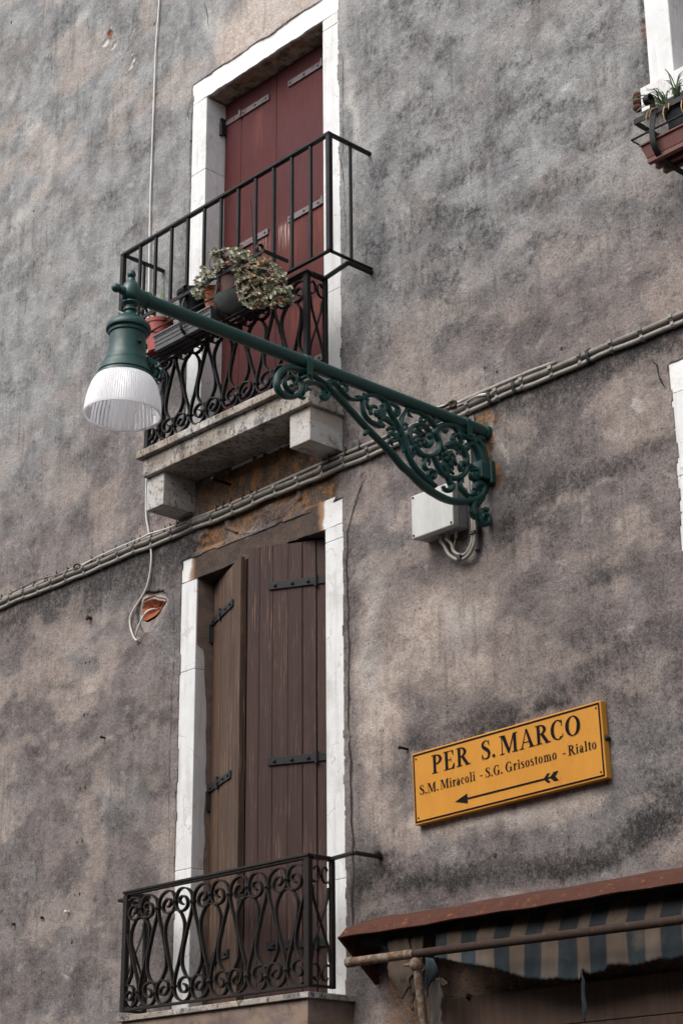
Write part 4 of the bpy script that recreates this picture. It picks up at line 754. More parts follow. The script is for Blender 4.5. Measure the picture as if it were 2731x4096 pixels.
for x in ties:
    z = zu(x); o = MB().strip([(x, -.012+.0105*math.cos(t), z+.0105*math.sin(t)) for t in np.linspace(0, 6.283, 14)], .010, .003, (1, 0, 0)).ball((x+.002, -.016, z+.014), .008, 6, (1, 1, .8)).tube([(x, -.016, z+.014), (x+random.uniform(-.01, .01), -.022, z+.028)], .003, 5).build('cable_tie', M['tie'], up)
for c in ((135,740),(320,660),(878,420)):
    x = W(11, *c)[0]; zt, zl = zc(x, 4.949, 4.978)+.016, zc(x, 4.920, 4.950)-.011
    MB().strip([(x, .0, zt), (x, -.022, zt+.003), (x, -.036, zt-.008), (x, -.035, (zt+zl)/2), (x, -.026, zl), (x, 0, zl)], .016, .003, (1, 0, 0)).build('cable_tie', M['tie'], sm)
# white cord on the left
cp = [(371,-30),(370,0),(366,60),(362,110),(358,220),(354,330),(350,440),(348,540),(346,700),(344,900),(341,1080),(340,1178),(345,1215),(350,1250),(352,1290),(343,1345),(325,1380),(307,1410),(303,1432),(310,1460),(318,1472),(323,1468)]
pts = []
for (u, v) in cp: p = onY((u*1.7417, v*1.7417)); pts.append((p[0] if not (700 < v < 1150) else p[0], -.012, p[2]))
pts[-1] = (pts[-1][0], -.012, pts[-1][2])
cord = MB().tube(spl(pts, 6), .0052, 8).build('hanging_cord', M['cord'], None, smooth=True); props(cord, 'thin white cord running down the left wall to a loop by the brick hole', 'cord')
o = MB().tube(spl([W(4,330,765,.03), W(4,300,765,-.005), W(4,265,782,-.03), W(4,240,820,-.035), W(4,215,880,-.035), W(4,207,915,-.03)], 6), .0052, 8).build('conduit_end', M['cord'], None, smooth=True); props(o, 'short white wire bending out of the broken brick hole', 'wire')
# ================================================================= JUNCTION BOX and pipes
BX = thing('junction_box', 'pale grey rectangular electrical box fixed to the wall under the lamp bracket', 'junction box', (1.27, 0, 4.5))
MB().box(1.150, 1.394, -.060, -.002, 4.401, 4.597).build('box_body', M['boxs'], BX, bevel=.006)
MB().box(1.147, 1.397, -.100, -.062, 4.398, 4.600).build('box_lid', M['box'], BX, bevel=.005)
for x_ in (1.160, 1.385):
    for z_ in (4.411, 4.588): MB().tube([(x_, -.098, z_), (x_, -.1025, z_)], .0055, 10).build('screw', M['rustd'], BX)
for x_, s_ in ((1.262, 1), (1.298, 1), (1.350, .7)): MB().tube([(x_, -.035, 4.400), (x_, -.035, 4.385)], .013*s_, 8).tube([(x_, -.035, 4.386), (x_, -.035, 4.366)], .010*s_, 8).build('cable_gland', M['boxs'], BX, smooth=40)
cw = lambda *p: W(3, *p, -.035)
o = MB().tube(spl([(1.262, -.035, 4.372), cw(1108,1260), cw(1135,1310), cw(1185,1338), cw(1235,1322), cw(1272,1260), cw(1283,1180), cw(1278,1090), cw(1268,950), cw(1258,800), cw(1248,640), cw(1250,540)], 6), .0085, 10).build('wire', M['cable'], None, smooth=True); props(o, 'thick pale wire of the larger outer loop under the grey junction box', 'wire')
o = MB().tube(spl([(1.298, -.035, 4.372), cw(1148,1250), cw(1160,1290), cw(1200,1312), cw(1235,1298), cw(1262,1240), cw(1268,1170), cw(1262,1080), cw(1250,950), cw(1240,800), cw(1232,640), cw(1228,560)], 6), .0075, 10).build('wire', M['cable'], None, smooth=True); props(o, 'pale wire of the smaller inner loop under the grey junction box', 'wire')
o = MB().tube(spl([(1.350, -.035, 4.376), cw(1168,1230), cw(1160,1270), cw(1170,1300)], 6), .003, 6).build('wire', M['dry'], None, smooth=True); props(o, 'thin yellow green earth wire hanging from the right gland of the junction box', 'wire')
p1, p2 = W(3, 1272, 520), W(3, 1297, 1285); o = MB().box(p2[0]-.016, p2[0]+.014, -.010, -.004, p2[2], p1[2]).build('metal_strip', M['strapg'], None, bevel=.001); props(o, 'narrow flat metal strip standing on the wall behind the lamp bracket foot', 'metal strip')
p = cw(1278, 1185); o = MB().box(p[0]-.016, p[0]+.012, -.050, -.020, p[2]-.006, p[2]+.006).build('cable_tie', M['tie'], None); props(o, 'black tie round the pair of pale wires right of the junction box', 'cable tie')
p = cw(1200, 1328); o = MB().box(p[0]-.010, p[0]+.010, -.052, -.022, p[2]-.012, p[2]+.012).build('cable_tie', M['tie'], None); props(o, 'black tie at the bottom of the wire loops under the junction box', 'cable tie')
# ================================================================= SIGN
SO = Vector((1.0615, -.035, 3.1600)); sa = R(1.55); SU = Vector((math.cos(sa), 0, math.sin(sa))); SV = Vector((-math.sin(sa), 0, math.cos(sa))); SL, SH = 1.034, .307
sgn = thing('direction_sign', 'long orange sign with black lettering PER S. MARCO and a left pointing arrow', 'street sign', (SO.x, 0, SO.z))
def sp_(u, v, d=0): return SO+SU*u+SV*v+Vector((0, -d, 0))
q_ = MB(); cn = [(0, 0), (SL, 0), (SL, SH), (0, SH)]; q_.add([sp_(u, v, 0) for u, v in cn]+[sp_(u, v, -.033) for u, v in cn], [(0,1,2,3),(7,6,5,4),(0,4,5,1),(1,5,6,2),(2,6,7,3),(3,7,4,0)])
q_.build('sign_panel', M['sign'], sgn, bevel=.003)
bo = MB(); bi, bt = .007, .0075
for (u0, u1, v0, v1) in ((bi, SL-bi, bi, bi+bt), (bi, SL-bi, SH-bi-bt, SH-bi), (bi, bi+bt, bi+bt, SH-bi-bt), (SL-bi-bt, SL-bi, bi+bt, SH-bi-bt)): bo.add([sp_(u0, v0, .0012), sp_(u1, v0, .0012), sp_(u1, v1, .0012), sp_(u0, v1, .0012)], [(0,1,2,3)])
bo.build('border', M['black'], sgn)
for u, v in ((.025, .027), (SL-.025, .027), (.025, SH-.027), (SL-.025, SH-.027)): MB().ball(tuple(sp_(u, v, .001)), .0045, 8, (1, .5, 1)).build('screw', M['rustd'], sgn, smooth=True)
def vst(P, Wd, n=6):     # variable width stroke -> quads
    S = spl([(a, b) for a, b in P], n) if len(P) > 2 else [np.array(P[0], float), np.array(P[1], float)]; w_ = np.interp(np.linspace(0, 1, len(S)), np.linspace(0, 1, len(Wd)), Wd); L_, Rr = [], []
    for i, p in enumerate(S):
        t = S[min(i+1, len(S)-1)]-S[max(i-1, 0)]; t = t/(np.linalg.norm(t)+1e-9); n_ = np.array([-t[1], t[0]]); L_.append(p+n_*w_[i]/2); Rr.append(p-n_*w_[i]/2)
    return [[L_[i], L_[i+1], Rr[i+1], Rr[i]] for i in range(len(S)-1)]
def bx2(a, b, c, d): return [[(a, c), (b, c), (b, d), (a, d)]]
def ringp(cx, cy, rx, ry, tx, ty, a0=0, a1=360, n=26):
    A_ = np.radians(np.linspace(a0, a1, n)); o_ = [(cx+rx*math.cos(a), cy+ry*math.sin(a)) for a in A_]; i_ = [(cx+(rx-tx)*math.cos(a), cy+(ry-ty)*math.sin(a)) for a in A_]; return [[o_[i], o_[i+1], i_[i+1], i_[i]] for i in range(n-1)]
T_ = .17; s_ = .045
def GL(c):
    if c == 'P': return .70, bx2(.10,.27,0,1)+bx2(0,.37,0,s_)+bx2(0,.30,1-s_,1)+ringp(.27,.735,.38,.265,.17,.055,-90,90)
    if c == 'R': return .80, bx2(.10,.27,0,1)+bx2(0,.37,0,s_)+bx2(0,.30,1-s_,1)+ringp(.27,.745,.37,.255,.17,.055,-90,90)+[[(.30,.50),(.50,.50),(.80,0),(.60,0)]]+bx2(.56,.88,0,s_)
    if c == 'E': return .74, bx2(.10,.27,0,1)+bx2(0,.62,1-s_,1)+bx2(0,.66,0,s_)+bx2(.27,.46,.49,.53)+bx2(.44,.47,.38,.64)+[[(.50,.97),(.62,.97),(.62,.72),(.60,.72)]]+[[(.48,.03),(.66,.03),(.68,.30),(.66,.30)]]
    if c == 'S': return .62, vst([(.50,.80),(.40,.95),(.27,.975),(.12,.86),(.12,.70),(.28,.56),(.45,.42),(.50,.24),(.42,.07),(.26,.025),(.12,.08),(.06,.24)], [.04,.04,.05,.13,.17,.19,.19,.16,.10,.05,.04,.04])+bx2(.49,.53,.70,.99)+bx2(.03,.07,.01,.30)
    if c == 'M': return 1.12, bx2(.12,.17,0,1)+bx2(.02,.28,0,s_)+bx2(0,.20,1-s_,1)+[[(.12,1),(.34,1),(.62,.12),(.50,0)]]+[[(.50,0),(.56,.0),(.92,1),(.84,1)]]+bx2(.84,1.01,0,1)+bx2(.74,1.1,0,s_)+bx2(.84,1.1,1-s_,1)
    if c == 'A': return .90, [[(.10,0),(.16,0),(.46,1),(.42,1)]]+[[(.38,1),(.50,1),(.84,0),(.64,0)]]+bx2(.22,.62,.30,.345)+bx2(0,.27,0,s_)+bx2(.54,.92,0,s_)
    if c == 'C': return .80, ringp(.44,.5,.40,.515,.18,.05,48,312)+bx2(.66,.70,.66,.99)+vst([(.68,.80),(.70,.84)], [.03,.03])+vst([(.69,.10),(.73,.26)], [.05,.03])
    if c == 'G': return .86, ringp(.44,.5,.40,.515,.18,.05,48,312)+bx2(.66,.70,.66,.99)+bx2(.58,.75,.06,.42)+bx2(.50,.83,.40,.445)
    if c == 'O': return .90, ringp(.44,.5,.42,.515,.19,.045,0,360,36)
    if c == 'i': return .34, bx2(.09,.24,0,.66)+bx2(.01,.33,0,s_)+bx2(.01,.15,.62,.66)+ringp(.165,.87,.085,.085,.085,.085)
    if c == 'l': return .34, bx2(.09,.24,0,1.0)+bx2(.01,.33,0,s_)+bx2(.01,.15,.96,1.0)
    if c == 'r': return .46, bx2(.09,.24,0,.66)+bx2(.01,.34,0,s_)+bx2(.01,.15,.62,.66)+vst([(.22,.48),(.29,.62),(.38,.62)], [.04,.07,.05])+ringp(.38,.57,.075,.08,.075,.08)
    if c == 'a': return .52, bx2(.29,.43,.05,.50)+vst([(.36,.50),(.30,.64),(.18,.66),(.09,.56)], [.12,.07,.05,.05])+ringp(.10,.52,.07,.07,.07,.07)+ringp(.20,.185,.165,.20,.13,.06,20,340)+vst([(.36,.06),(.42,.0),(.50,.05)], [.08,.06,.02])+vst([(.30,.38),(.22,.35)], [.05,.05])
    if c == 'c': return .47, ringp(.25,.33,.22,.345,.14,.045,50,310)+ringp(.36,.54,.075,.08,.075,.08)
    if c == 'o': return .54, ringp(.26,.33,.24,.345,.14,.045,0,360)
    if c == 's': return .44, vst([(.34,.54),(.27,.63),(.17,.64),(.09,.54),(.12,.43),(.25,.34),(.34,.22),(.31,.07),(.18,.02),(.07,.06),(.05,.16)], [.03,.04,.06,.12,.13,.14,.13,.11,.06,.04,.03])
    if c == 't': return .36, bx2(.09,.24,.10,.80)+bx2(.0,.34,.61,.66)+vst([(.165,.12),(.22,.02),(.34,.08)], [.15,.07,.03])
    if c == 'm': return .92, bx2(.09,.23,0,.66)+bx2(.01,.31,0,s_)+bx2(.01,.15,.62,.66)+bx2(.38,.52,0,.52)+bx2(.32,.59,0,s_)+bx2(.67,.81,0,.52)+bx2(.61,.90,0,s_)+vst([(.22,.50),(.30,.63),(.40,.62),(.45,.50)], [.03,.06,.10,.14])+vst([(.51,.50),(.59,.63),(.69,.62),(.74,.50)], [.03,.06,.10,.14])
    if c == '.': return .26, ringp(.12,.08,.095,.09,.095,.09)
    if c == '-': return .44, bx2(.03,.38,.28,.37)
def text(mb, s, u0, u1, v, h):
    adv = 0; items = []
    for c in s: w_, g_ = GL(c); items.append((adv, g_)); adv += w_+.06
    adv -= .06; k = (u1-u0)/adv; d = 0.0016
    for a, g_ in items:
        for i, poly in enumerate(g_):
            dd = d+.00004*(i % 40); mb.add([sp_(u0+(a+x)*k, v+y_*h, dd) for x, y_ in poly], [tuple(range(len(poly)))])
t1 = MB(); text(t1, 'PER', .116, .3304, .1975, .0785); text(t1, 'S.', .400, .478, .198, .0785); text(t1, 'MARCO', .500, .929, .1975, .0785); t1.build('lettering', M['black'], sgn)
t2 = MB()
for s, a, b in (('S.M.', .0400, .150), ('Miracoli', .160, .359), ('-', .3840, .4010), ('S.G.', .4160, .509), ('Grisostomo', .524, .797), ('-', .826, .843), ('Rialto', .855, .999)): text(t2, s, a, b, .1225, .0400)
t2.build('lettering', M['black'], sgn)
ar = MB(); pl = lambda *P: ar.add([sp_(u, v, .0017) for u, v in P], [tuple(range(len(P)))])
pl((.239, .056), (.309, .037), (.309, .0775)); pl((.3095, .0525), (.724, .0515), (.724, .0590), (.3095, .0600))
for s in (-1, 1):
    pl(*[(u, .0555+s*v) for u, v in ((.7245, .0), (.7245, .0036), (.7400, .0185), (.7560, .0190), (.7420, .0036), (.7420, 0))]); pl(*[(u, .0555+s*v) for u, v in ((.7425, .0), (.7425, .0032), (.757, .0032), (.7745, .0185), (.799, .0190), (.782, .0005), (.779, 0))])
ar.build('arrow', M['black'], sgn)
# ================================================================= AWNING
aw = thing('awning', 'rusty folded shop awning with torn blue and tan striped cloth, at the lower right', 'awning', (.797, 0, 2.7))
AX0, AX1 = .797, 3.45
hd_ = MB(); prof = [(-.228, 2.712), (-.224, 2.709), (-.186, 2.752), (-.02, 2.806), (0.0, 2.806), (0, 2.800), (-.022, 2.798), (-.184, 2.744), (-.219, 2.704), (-.230, 2.708)]
nn = len(prof); vs = []; fs = []; xsl = np.linspace(AX0, AX1, 60)
for x in xsl:
    w_ = .003*math.sin(x*9)+.002*math.sin(x*23)
    for (a, b) in prof: vs.append((x, a+w_*.4, b+w_*.7))
for i in range(len(xsl)-1):
    for k in range(nn): fs.append((i*nn+k, i*nn+(k+1) % nn, (i+1)*nn+(k+1) % nn, (i+1)*nn+k))
hd_.add(vs, fs).build('hood', M['rust'], aw, smooth=35)
ep = MB(); pf = [(-.224, 2.712), (-.186, 2.750), (-.02, 2.803), (.0, 2.80), (.0, 2.54), (-.012, 2.535)]; k_ = len(pf)
ep.add([(AX0-.003, a, b) for a, b in pf]+[(AX0+.002, a, b) for a, b in pf], [tuple(range(k_)), tuple(range(2*k_-1, k_-1, -1))]+[(i, (i+1) % k_, k_+(i+1) % k_, k_+i) for i in range(k_)]); ep.tube([(AX0-.004, -.225, 2.711), (AX0-.004, -.01, 2.536)], .006, 6); ep.build('end_plate', M['rust'], aw)
MB().tube([(AX0+.02, -.10, 2.715), (AX1, -.10, 2.715)], .040, 18).build('roller', M['dark'], aw, smooth=40)
edge = [(300,590),(300,470),(430,440),(480,472),(530,480),(600,498),(700,512),(800,540),(880,562),(960,568),(1028,560),(1040,570),(1110,566),(1122,524),(1150,545),(1226,530),(1236,503),(1310,503),(1322,508),(1390,500),(1402,492),(1480,475),(1490,482),(1568,466),(1650,455),(1750,440)]
YB = -.185; ed = [W(7, a, b, YB) for a, b in edge[3:]]; ex = [p[0] for p in ed]; ez = [p[2] for p in ed]
stb = [W(7, a, 430, YB)[0] for a in (365,430,465,530,590,660,730,800,870,940,1015,1095,1150,1232,1312,1394,1476,1560)]
while stb[-1] < 3.6: stb.append(stb[-1]+.094)
xc_ = np.arange(ex[0], 3.42, .006); nv = 26; vs = []; at_ = []
for x in xc_:
    zb_ = float(np.interp(x, ex, ez, right=2.47))+.004*math.sin(x*210)*random.random(); band = int(np.searchsorted(stb, x+.004*math.sin(x*50)))
    for jv in range(nv):
        t = jv/(nv-1); z = 2.745+(zb_-2.745)*t; yy = -.115-.055*min(1, t*2.2)-.012*t+.005*t*math.sin(x*23+1.2*math.sin(t*3+x*7))+.003*math.sin(x*71+t*5)*t
        vs.append((x, yy, z)); at_.append((1.0 if band % 2 else 0.0, sstep(.62, 1.0, np.array(t+.08*math.sin(x*14))), 0))  # second channel: painted light towards the lower edge
fs = [(i*nv+k, i*nv+k+1, (i+1)*nv+k+1, (i+1)*nv+k) for i in range(len(xc_)-1) for k in range(nv-1)]
cl = MB().add(vs, fs); me_c = bpy.data.meshes.new('cloth'); me_c.from_pydata((np.array(cl.v)-np.array(aw['wl'])).tolist(), [], cl.f); me_c.materials.append(M['cloth']); setattrs(me_c, 'A', np.array([[a, float(b), c] for a, b, c in at_])); me_c.shade_smooth()
clo = bpy.data.objects.new('striped_cloth', me_c); COL.objects.link(clo); clo.parent = aw; sdm = clo.modifiers.new('t', 'SOLIDIFY'); sdm.thickness = .002
def rag(name, L_, R__, Y, stripe=0., lite=.5):  # lite: how much of the painted lower-edge light a rag gets
    n_ = 10; lin = lambda Q: [np.array(a)*(1-k/3)+np.array(b)*k/3+(rng.normal(size=3)*[.0025, 0, .001] if k else 0) for a, b in zip(Q[:-1], Q[1:]) for k in range(3)]+[np.array(Q[-1])]; Lp = lin([W(7, *p, Y) for p in L_]); Rp = lin([W(7, *p, Y) for p in R__]); m_ = min(len(Lp), len(Rp)); vs = []; 
    for i in range(m_):
        for k in range(7): t = k/6; p = Lp[i]*(1-t)+Rp[i]*t; vs.append((p[0], p[1]+.004*math.sin(k*1.9+i*.5), p[2]))
    fs = [(i*7+k, i*7+k+1, (i+1)*7+k+1, (i+1)*7+k) for i in range(m_-1) for k in range(6)]
    me_ = bpy.data.meshes.new(name); me_.from_pydata((np.array(vs)-np.array(aw['wl'])).tolist(), [], fs); me_.materials.append(M['cloth']); setattrs(me_, 'A', np.tile([[stripe, lite, 0]], (len(vs), 1))); me_.shade_smooth()
    o = bpy.data.objects.new(name, me_); COL.objects.link(o); o.parent = aw; s__ = o.modifiers.new('t', 'SOLIDIFY'); s__.thickness = .002; return o
rag('torn_cloth', [(275,395),(278,470),(272,520),(288,560),(300,600),(312,618),(318,645),(330,652)], [(365,380),(385,460),(380,500),(388,540),(372,560),(376,600),(360,612),(340,655)], -.17, 0., .1)
rag('torn_cloth', [(365,380),(372,500),(364,560),(374,600),(366,640),(372,660),(370,690),(380,704)], [(436,370),(425,480),(438,520),(412,560),(420,590),(396,600),(388,650),(384,706)], -.165, 0., .05)
rag('torn_cloth', [(240,390),(245,420),(262,440),(256,452),(266,470),(270,480)], [(305,380),(300,410),(306,430),(290,440),(296,455),(280,482)], -.15, 1., .0)
rag('torn_cloth', [(440,470),(436,520),(441,560),(434,600),(442,620),(447,645)], [(476,475),(495,530),(486,560),(465,585),(452,600),(449,646)], -.20, 1., .8)
rag('torn_cloth', [(478,555),(470,600),(462,640),(470,680),(460,720),(463,760),(458,800)], [(500,560),(506,600),(517,640),(505,680),(516,720),(508,750),(520,800)], -.195, .3, .8)
rag('torn_cloth', [(440,480),(445,560),(438,620),(446,680),(440,740),(446,800)], [(482,480),(478,560),(482,600),(466,660),(470,720),(462,800)], -.16, 0., .1)
rag('torn_cloth', [(495,560),(505,575),(510,590),(522,596)], [(505,555),(520,568),(532,578),(524,597)], -.19, 0., .3)
rag('torn_cloth', [(1122,520),(1121,590),(1124,660),(1128,710),(1134,750)], [(1131,520),(1136,600),(1140,660),(1140,720),(1136,750)], -.20, 1., .6)
YP = -.28; a_, b_ = W(7, 110, 492, YP), W(7, 1568, 300, YP); dd = (b_-a_)/np.linalg.norm(b_-a_); pe = a_+dd*2.6; mid = a_+dd*.36
MB().tube([tuple(mid), tuple((mid+pe)/2+np.array([0, 0, -.004])), tuple(pe)], .0165, 16).build('front_bar', M['rustd'], aw, smooth=40)
MB().tube([tuple(a_+dd*.02), tuple(mid+dd*.004)], .0185, 16).tube([tuple(a_-dd*.015), tuple(a_+dd*.022)], .021, 16).build('bar_sleeve', M['cream'], aw, smooth=40)
c1 = W(7, 400, 502, YP); c2 = W(7, 436, 800, YP+.02)
q_ = MB(); q_.tube([tuple(c1+np.array([0, 0, .02])), tuple(c1), tuple(c1*.95+c2*.05), tuple(c2)], [.018, .020, .0165, .0175], 14); q_.ball(tuple(c1), .029, 14); q_.tube([tuple(c1+np.array([-.065, 0, .004])), tuple(c1)], [.006, .012], 8); q_.build('support_arm', M['cream'], aw, smooth=40)
# ================================================================= PLANTERS ON THE UPPER BALCONY
YF, YI = -.405, -.27
rk = thing('planter_rack', 'black wrought iron planter rack with curled straps hung outside the upper balcony railing', 'planter rack', (0, -.34, 5.76))
XL, XR = -.50, .50
q_ = MB(); q_.box(XL, XR, YF-.004, YF+.002, 5.966, 5.986).box(XL, XL+.006, YF+.003, -.25, 5.966, 5.985).box(XR-.006, XR, YF+.003, -.25, 5.966, 5.985); q_.build('top_band', M['iron'], rk)
MB().tube([(XL-.01, -.26, 5.862), (XL-.01, YF-.008, 5.862), (XR-.07, YF-.008, 5.862), (XR-.07, -.26, 5.862)], .0045, 8).build('guard_rod', M['iron'], rk, smooth=40)
for x in (-.45, -.115, .155, .46):
    path = [(x, YF+.030, 6.000), (x, YF+.018, 5.985), (x, YF-.004, 5.985), (x, YF-.014, 6.005), (x, YF-.004, 6.024), (x, YF+.018, 6.024), (x, YF+.022, 6.0), (x, YF-.0, 5.95), (x, YF-.012, 5.90), (x, YF-.020, 5.84), (x, YF-.010, 5.78), (x, YF+.035, 5.748), (x, YF+.09, 5.742), (x, -.258, 5.742)]
    path = path[2:]; MB().strip(spl(path, 4), .018, .004, (1, 0, 0)).build('strap', M['iron'], rk, smooth=40)
q_ = MB()
for y_ in (YF+.05, YF+.085, YF+.12): q_.box(XL, XR-.05, y_-.010, y_+.010, 5.745, 5.750)
q_.build('shelf_bars', M['iron'], rk)
def pot(name, mat, x, y_, z0, z1, r0, r1, label, cat='flower pot', soil=True, rimh=.02):
    o = MB().lathe([(0, z0), (r0, z0), (r0+(r1-r0)*.85, z1-rimh), (r1*1.04, z1-rimh+.001), (r1*1.07, z1), (r1*.98, z1), (r1*.95, z1-.012), (0, z1-.014)], (x, y_, 0), 28).build(name, M[mat], None, smooth=35); o['wl'] = [0, 0, 0]; props(o, label, cat)
    if soil: MB().lathe([(0, z1-.009), (r1*.94, z1-.011)], (x, y_, 0), 20).build('soil', M['soil'], o)
    return o
m = MB(); tx0, tx1 = -.375, .095
def trough(m, x0, x1, y0, y1, z0, z1, tp=.012, ribs=3):
    V_ = [(x0+tp, y0+tp, z0), (x1-tp, y0+tp, z0), (x1-tp, y1-tp, z0), (x0+tp, y1-tp, z0), (x0, y0, z1), (x1, y0, z1), (x1, y1, z1), (x0, y1, z1)]
    m.add(V_, [(3,2,1,0), (0,1,5,4), (1,2,6,5), (2,3,7,6), (3,0,4,7)]); i_ = .008
    m.add([(x0, y0, z1), (x1, y0, z1), (x1, y1, z1), (x0, y1, z1), (x0+i_, y0+i_, z1), (x1-i_, y0+i_, z1), (x1-i_, y1-i_, z1), (x0+i_, y1-i_, z1), (x0+i_*2, y0+i_*2, z0+.02), (x1-i_*2, y0+i_*2, z0+.02), (x1-i_*2, y1-i_*2, z0+.02), (x0+i_*2, y1-i_*2, z0+.02)], [(0,1,5,4),(1,2,6,5),(2,3,7,6),(3,0,4,7),(4,5,9,8),(5,6,10,9),(6,7,11,10),(7,4,8,11),(8,9,10,11)])
    for r_ in range(ribs):
        z = z0+(z1-z0)*(.3+.24*r_); yy = y0+tp*(1-(z-z0)/(z1-z0)); m.box(x0+tp, x1-tp, yy-.003, yy+.001, z-.0012, z+.0012)
    m.box(x0-.003, x1+.003, y0-.004, y0-.0005, z1-.010, z1-.001)
trough(m, tx0, tx1, YF+.002, -.285, 5.753, 5.838); o = m.build('plant_trough', M['trough'], None); props(o, 'long ribbed dark grey plastic trough lying in the upper balcony rack', 'plant trough')
redp = pot('flower_pot', 'redpot', -.385, -.350, 5.765, 5.938, .054, .070, 'bright red plastic pot at the left rack end beside the lamp head')
pot('flower_pot', 'blackpot', -.145, -.315, 5.842, 6.025, .060, .085, 'wide black plastic pot behind the curled strap left of the succulent')
pot('flower_pot', 'terra', .04, -.33, 5.842, 5.965, .042, .060, 'small bright orange terracotta pot above the grey trough')
pot('flower_pot', 'brownpot', .19, -.325, 5.80, 6.02, .062, .088, 'tall brown terracotta pot half hidden under the spreading succulent')
o = MB().lathe([(0, 5.772), (.06, 5.772), (.100, 5.796), (.120, 5.826), (.124, 5.831), (.116, 5.829), (.055, 5.78), (0, 5.778)], (.245, -.345, 0), 32).build('flower_pot', M['bowl'], None, smooth=35); props(o, 'shallow grey green bowl under the brown pot at the right end of the rack', 'bowl')
m = MB(); trough(m, .30, .44, -.40, -.29, 5.753, 5.83); o = m.build('plant_trough', M['blackpot'], None); props(o, 'short black square pot at the right end of the rack under the succulent', 'plant trough')
# succulent
su = thing('succulent_plant', 'bushy grey green succulent with brown stems spilling over the pots on the upper balcony', 'plant', (.19, -.33, 5.98))
ctr = []
def region(n, pts, Ys):
    for _ in range(n):
        a, b = pts[rng.integers(len(pts))]; a += rng.normal()*42; b += rng.normal()*32; ctr.append(W(13, a, b, Ys-.065+rng.normal()*.028))
region(105, [(900,170),(950,190),(1040,230),(1110,240),(1200,270),(1250,280),(1220,330),(1130,300),(1020,270),(960,330),(1080,350),(1180,350)], -.33)
region(150, [(950,430),(1010,480),(1080,430),(1140,480),(1060,560),(1150,600),(1230,480),(1280,540),(1330,580),(1380,540),(1420,640),(1330,660),(1250,560),(1180,650),(1200,430),(960,570),(1300,460),(1370,420)], -.36)
region(62, [(710,150),(715,200),(690,260),(590,370),(620,400),(560,400),(500,480),(530,500),(490,560),(520,610),(560,560),(500,620),(870,270),(740,330),(860,200)], -.33)
region(26, [(990,640),(1100,730),(1130,700),(1240,690)], -.37)
lv = MB(); lr_ = MB(); stm = MB(); bases = [np.array([.19, -.33, 6.01]), np.array([.05, -.33, 5.96]), np.array([.12, -.33, 6.0]), np.array([.24, -.34, 6.0])]
for c in ctr:
    c = np.array(c); nrm = np.array([rng.normal()*.5+.45, -.7+rng.normal()*.4, .55+rng.normal()*.45]); nrm /= np.linalg.norm(nrm)
    a = Vector(nrm).orthogonal().normalized(); b = Vector(nrm).cross(a); N_ = Vector(nrm); sz = rng.uniform(.013, .0245); tgt = lr_ if rng.random() < .14 else lv
    for ly, (cnt, tlt, sc1) in enumerate(((6, .25, 1.), (5, .7, .78), (3, 1.1, .45))):
        ph = rng.random()*6.28
        for k in range(cnt):
            th = ph+6.283*k/cnt+rng.normal()*.12; d = (a*math.cos(th)+b*math.sin(th)); ln = sz*sc1*rng.uniform(.85, 1.15); wd = ln*.42; side = N_.cross(d); up_ = N_*math.sin(tlt)+d*math.cos(tlt); o_ = Vector(c)+N_*.002*ly; nn_ = (N_*math.cos(tlt)-d*math.sin(tlt))
            v_ = [o_, o_+up_*ln*.55+side*wd+nn_*.001, o_+up_*ln*.85+side*wd*.7, o_+up_*ln+nn_*.002, o_+up_*ln*.85-side*wd*.7, o_+up_*ln*.55-side*wd+nn_*.001, o_+up_*ln*.55-nn_*.0025]
            tgt.add(v_, [(0,1,6),(1,2,6),(2,3,6),(3,4,6),(4,5,6),(5,0,6)])
    bs = min(bases, key=lambda q: np.linalg.norm(q-c)); 
    if rng.random() < .55:
        md = (bs+c)/2+np.array([rng.normal()*.02, rng.normal()*.02, rng.normal()*.02]); stm.tube(spl([bs+rng.normal(size=3)*.012, md, c], 4), [.004, .003, .0022], 5)
lv.build('leaves', M['leaf'], su, smooth=False); lr_.build('reddish_leaves', M['leafr'], su); stm.build('stems', M['stem'], su, smooth=True)
for (a, b) in (((1085,150),(1060,320)),): MB().tube([W(1, 788, 1040, -.31), W(1, 797, 1180, -.32), W(1, 805, 1330, -.33)], [.0022, .0028, .003], 6).build('dry_stalk', M['rustd'], su)
# agave
ag = thing('agave_plant', 'grey green agave with long pointed leaves growing from the red pot', 'plant', (-.392, -.345, 5.91)); agc = np.array([-.392, -.345, 5.905])
def blade(mb, base, tip, wd, bow=.02, th=.007):
    base, tip = np.array(base), np.array(tip); n_ = 9; vs = []; ax = tip-base; side = np.cross(ax, _f); side /= np.linalg.norm(side); nr = np.cross(side, ax); nr /= np.linalg.norm(nr)
    for i in range(n_):
        t = i/(n_-1); p = base+ax*t+nr*bow*math.sin(t*math.pi); w_ = wd*(1-t)**.75*(.75+.6*math.sin(min(1, t*2.2)*math.pi*.5))+.0006
        for s_, d_ in ((-1, 0), (-.4, -.5), (0, -.75), (.4, -.5), (1, 0), (0, .9)): vs.append(p+side*w_*s_*.6-nr*d_*th*(1-t*.8))
    fs = [(i*6+k, i*6+(k+1) % 6, (i+1)*6+(k+1) % 6, (i+1)*6+k) for i in range(n_-1) for k in range(6)]; mb.add(vs, fs)
for tip, wd in ((W(12,1118,200,-.33), .034), (W(12,412,560,-.34), .020), (W(12,840,548,-.33), .022), (W(12,1210,700,-.36), .03), (W(12,1010,380,-.31), .016), (W(12,905,625,-.38), .014), (W(12,1140,660,-.40), .02), (W(12,700,620,-.30), .02)):
    q_ = MB(); blade(q_, agc+rng.normal(size=3)*.008, tip, wd, rng.uniform(.004, .02)); q_.build('leaf', M['agave'], ag, smooth=35)
MB().ball(tuple(W(12, 985, 640, -.39)), .012, 8, (1.6, 1, .6)).build('dry_leaf', M['dry'], ag)
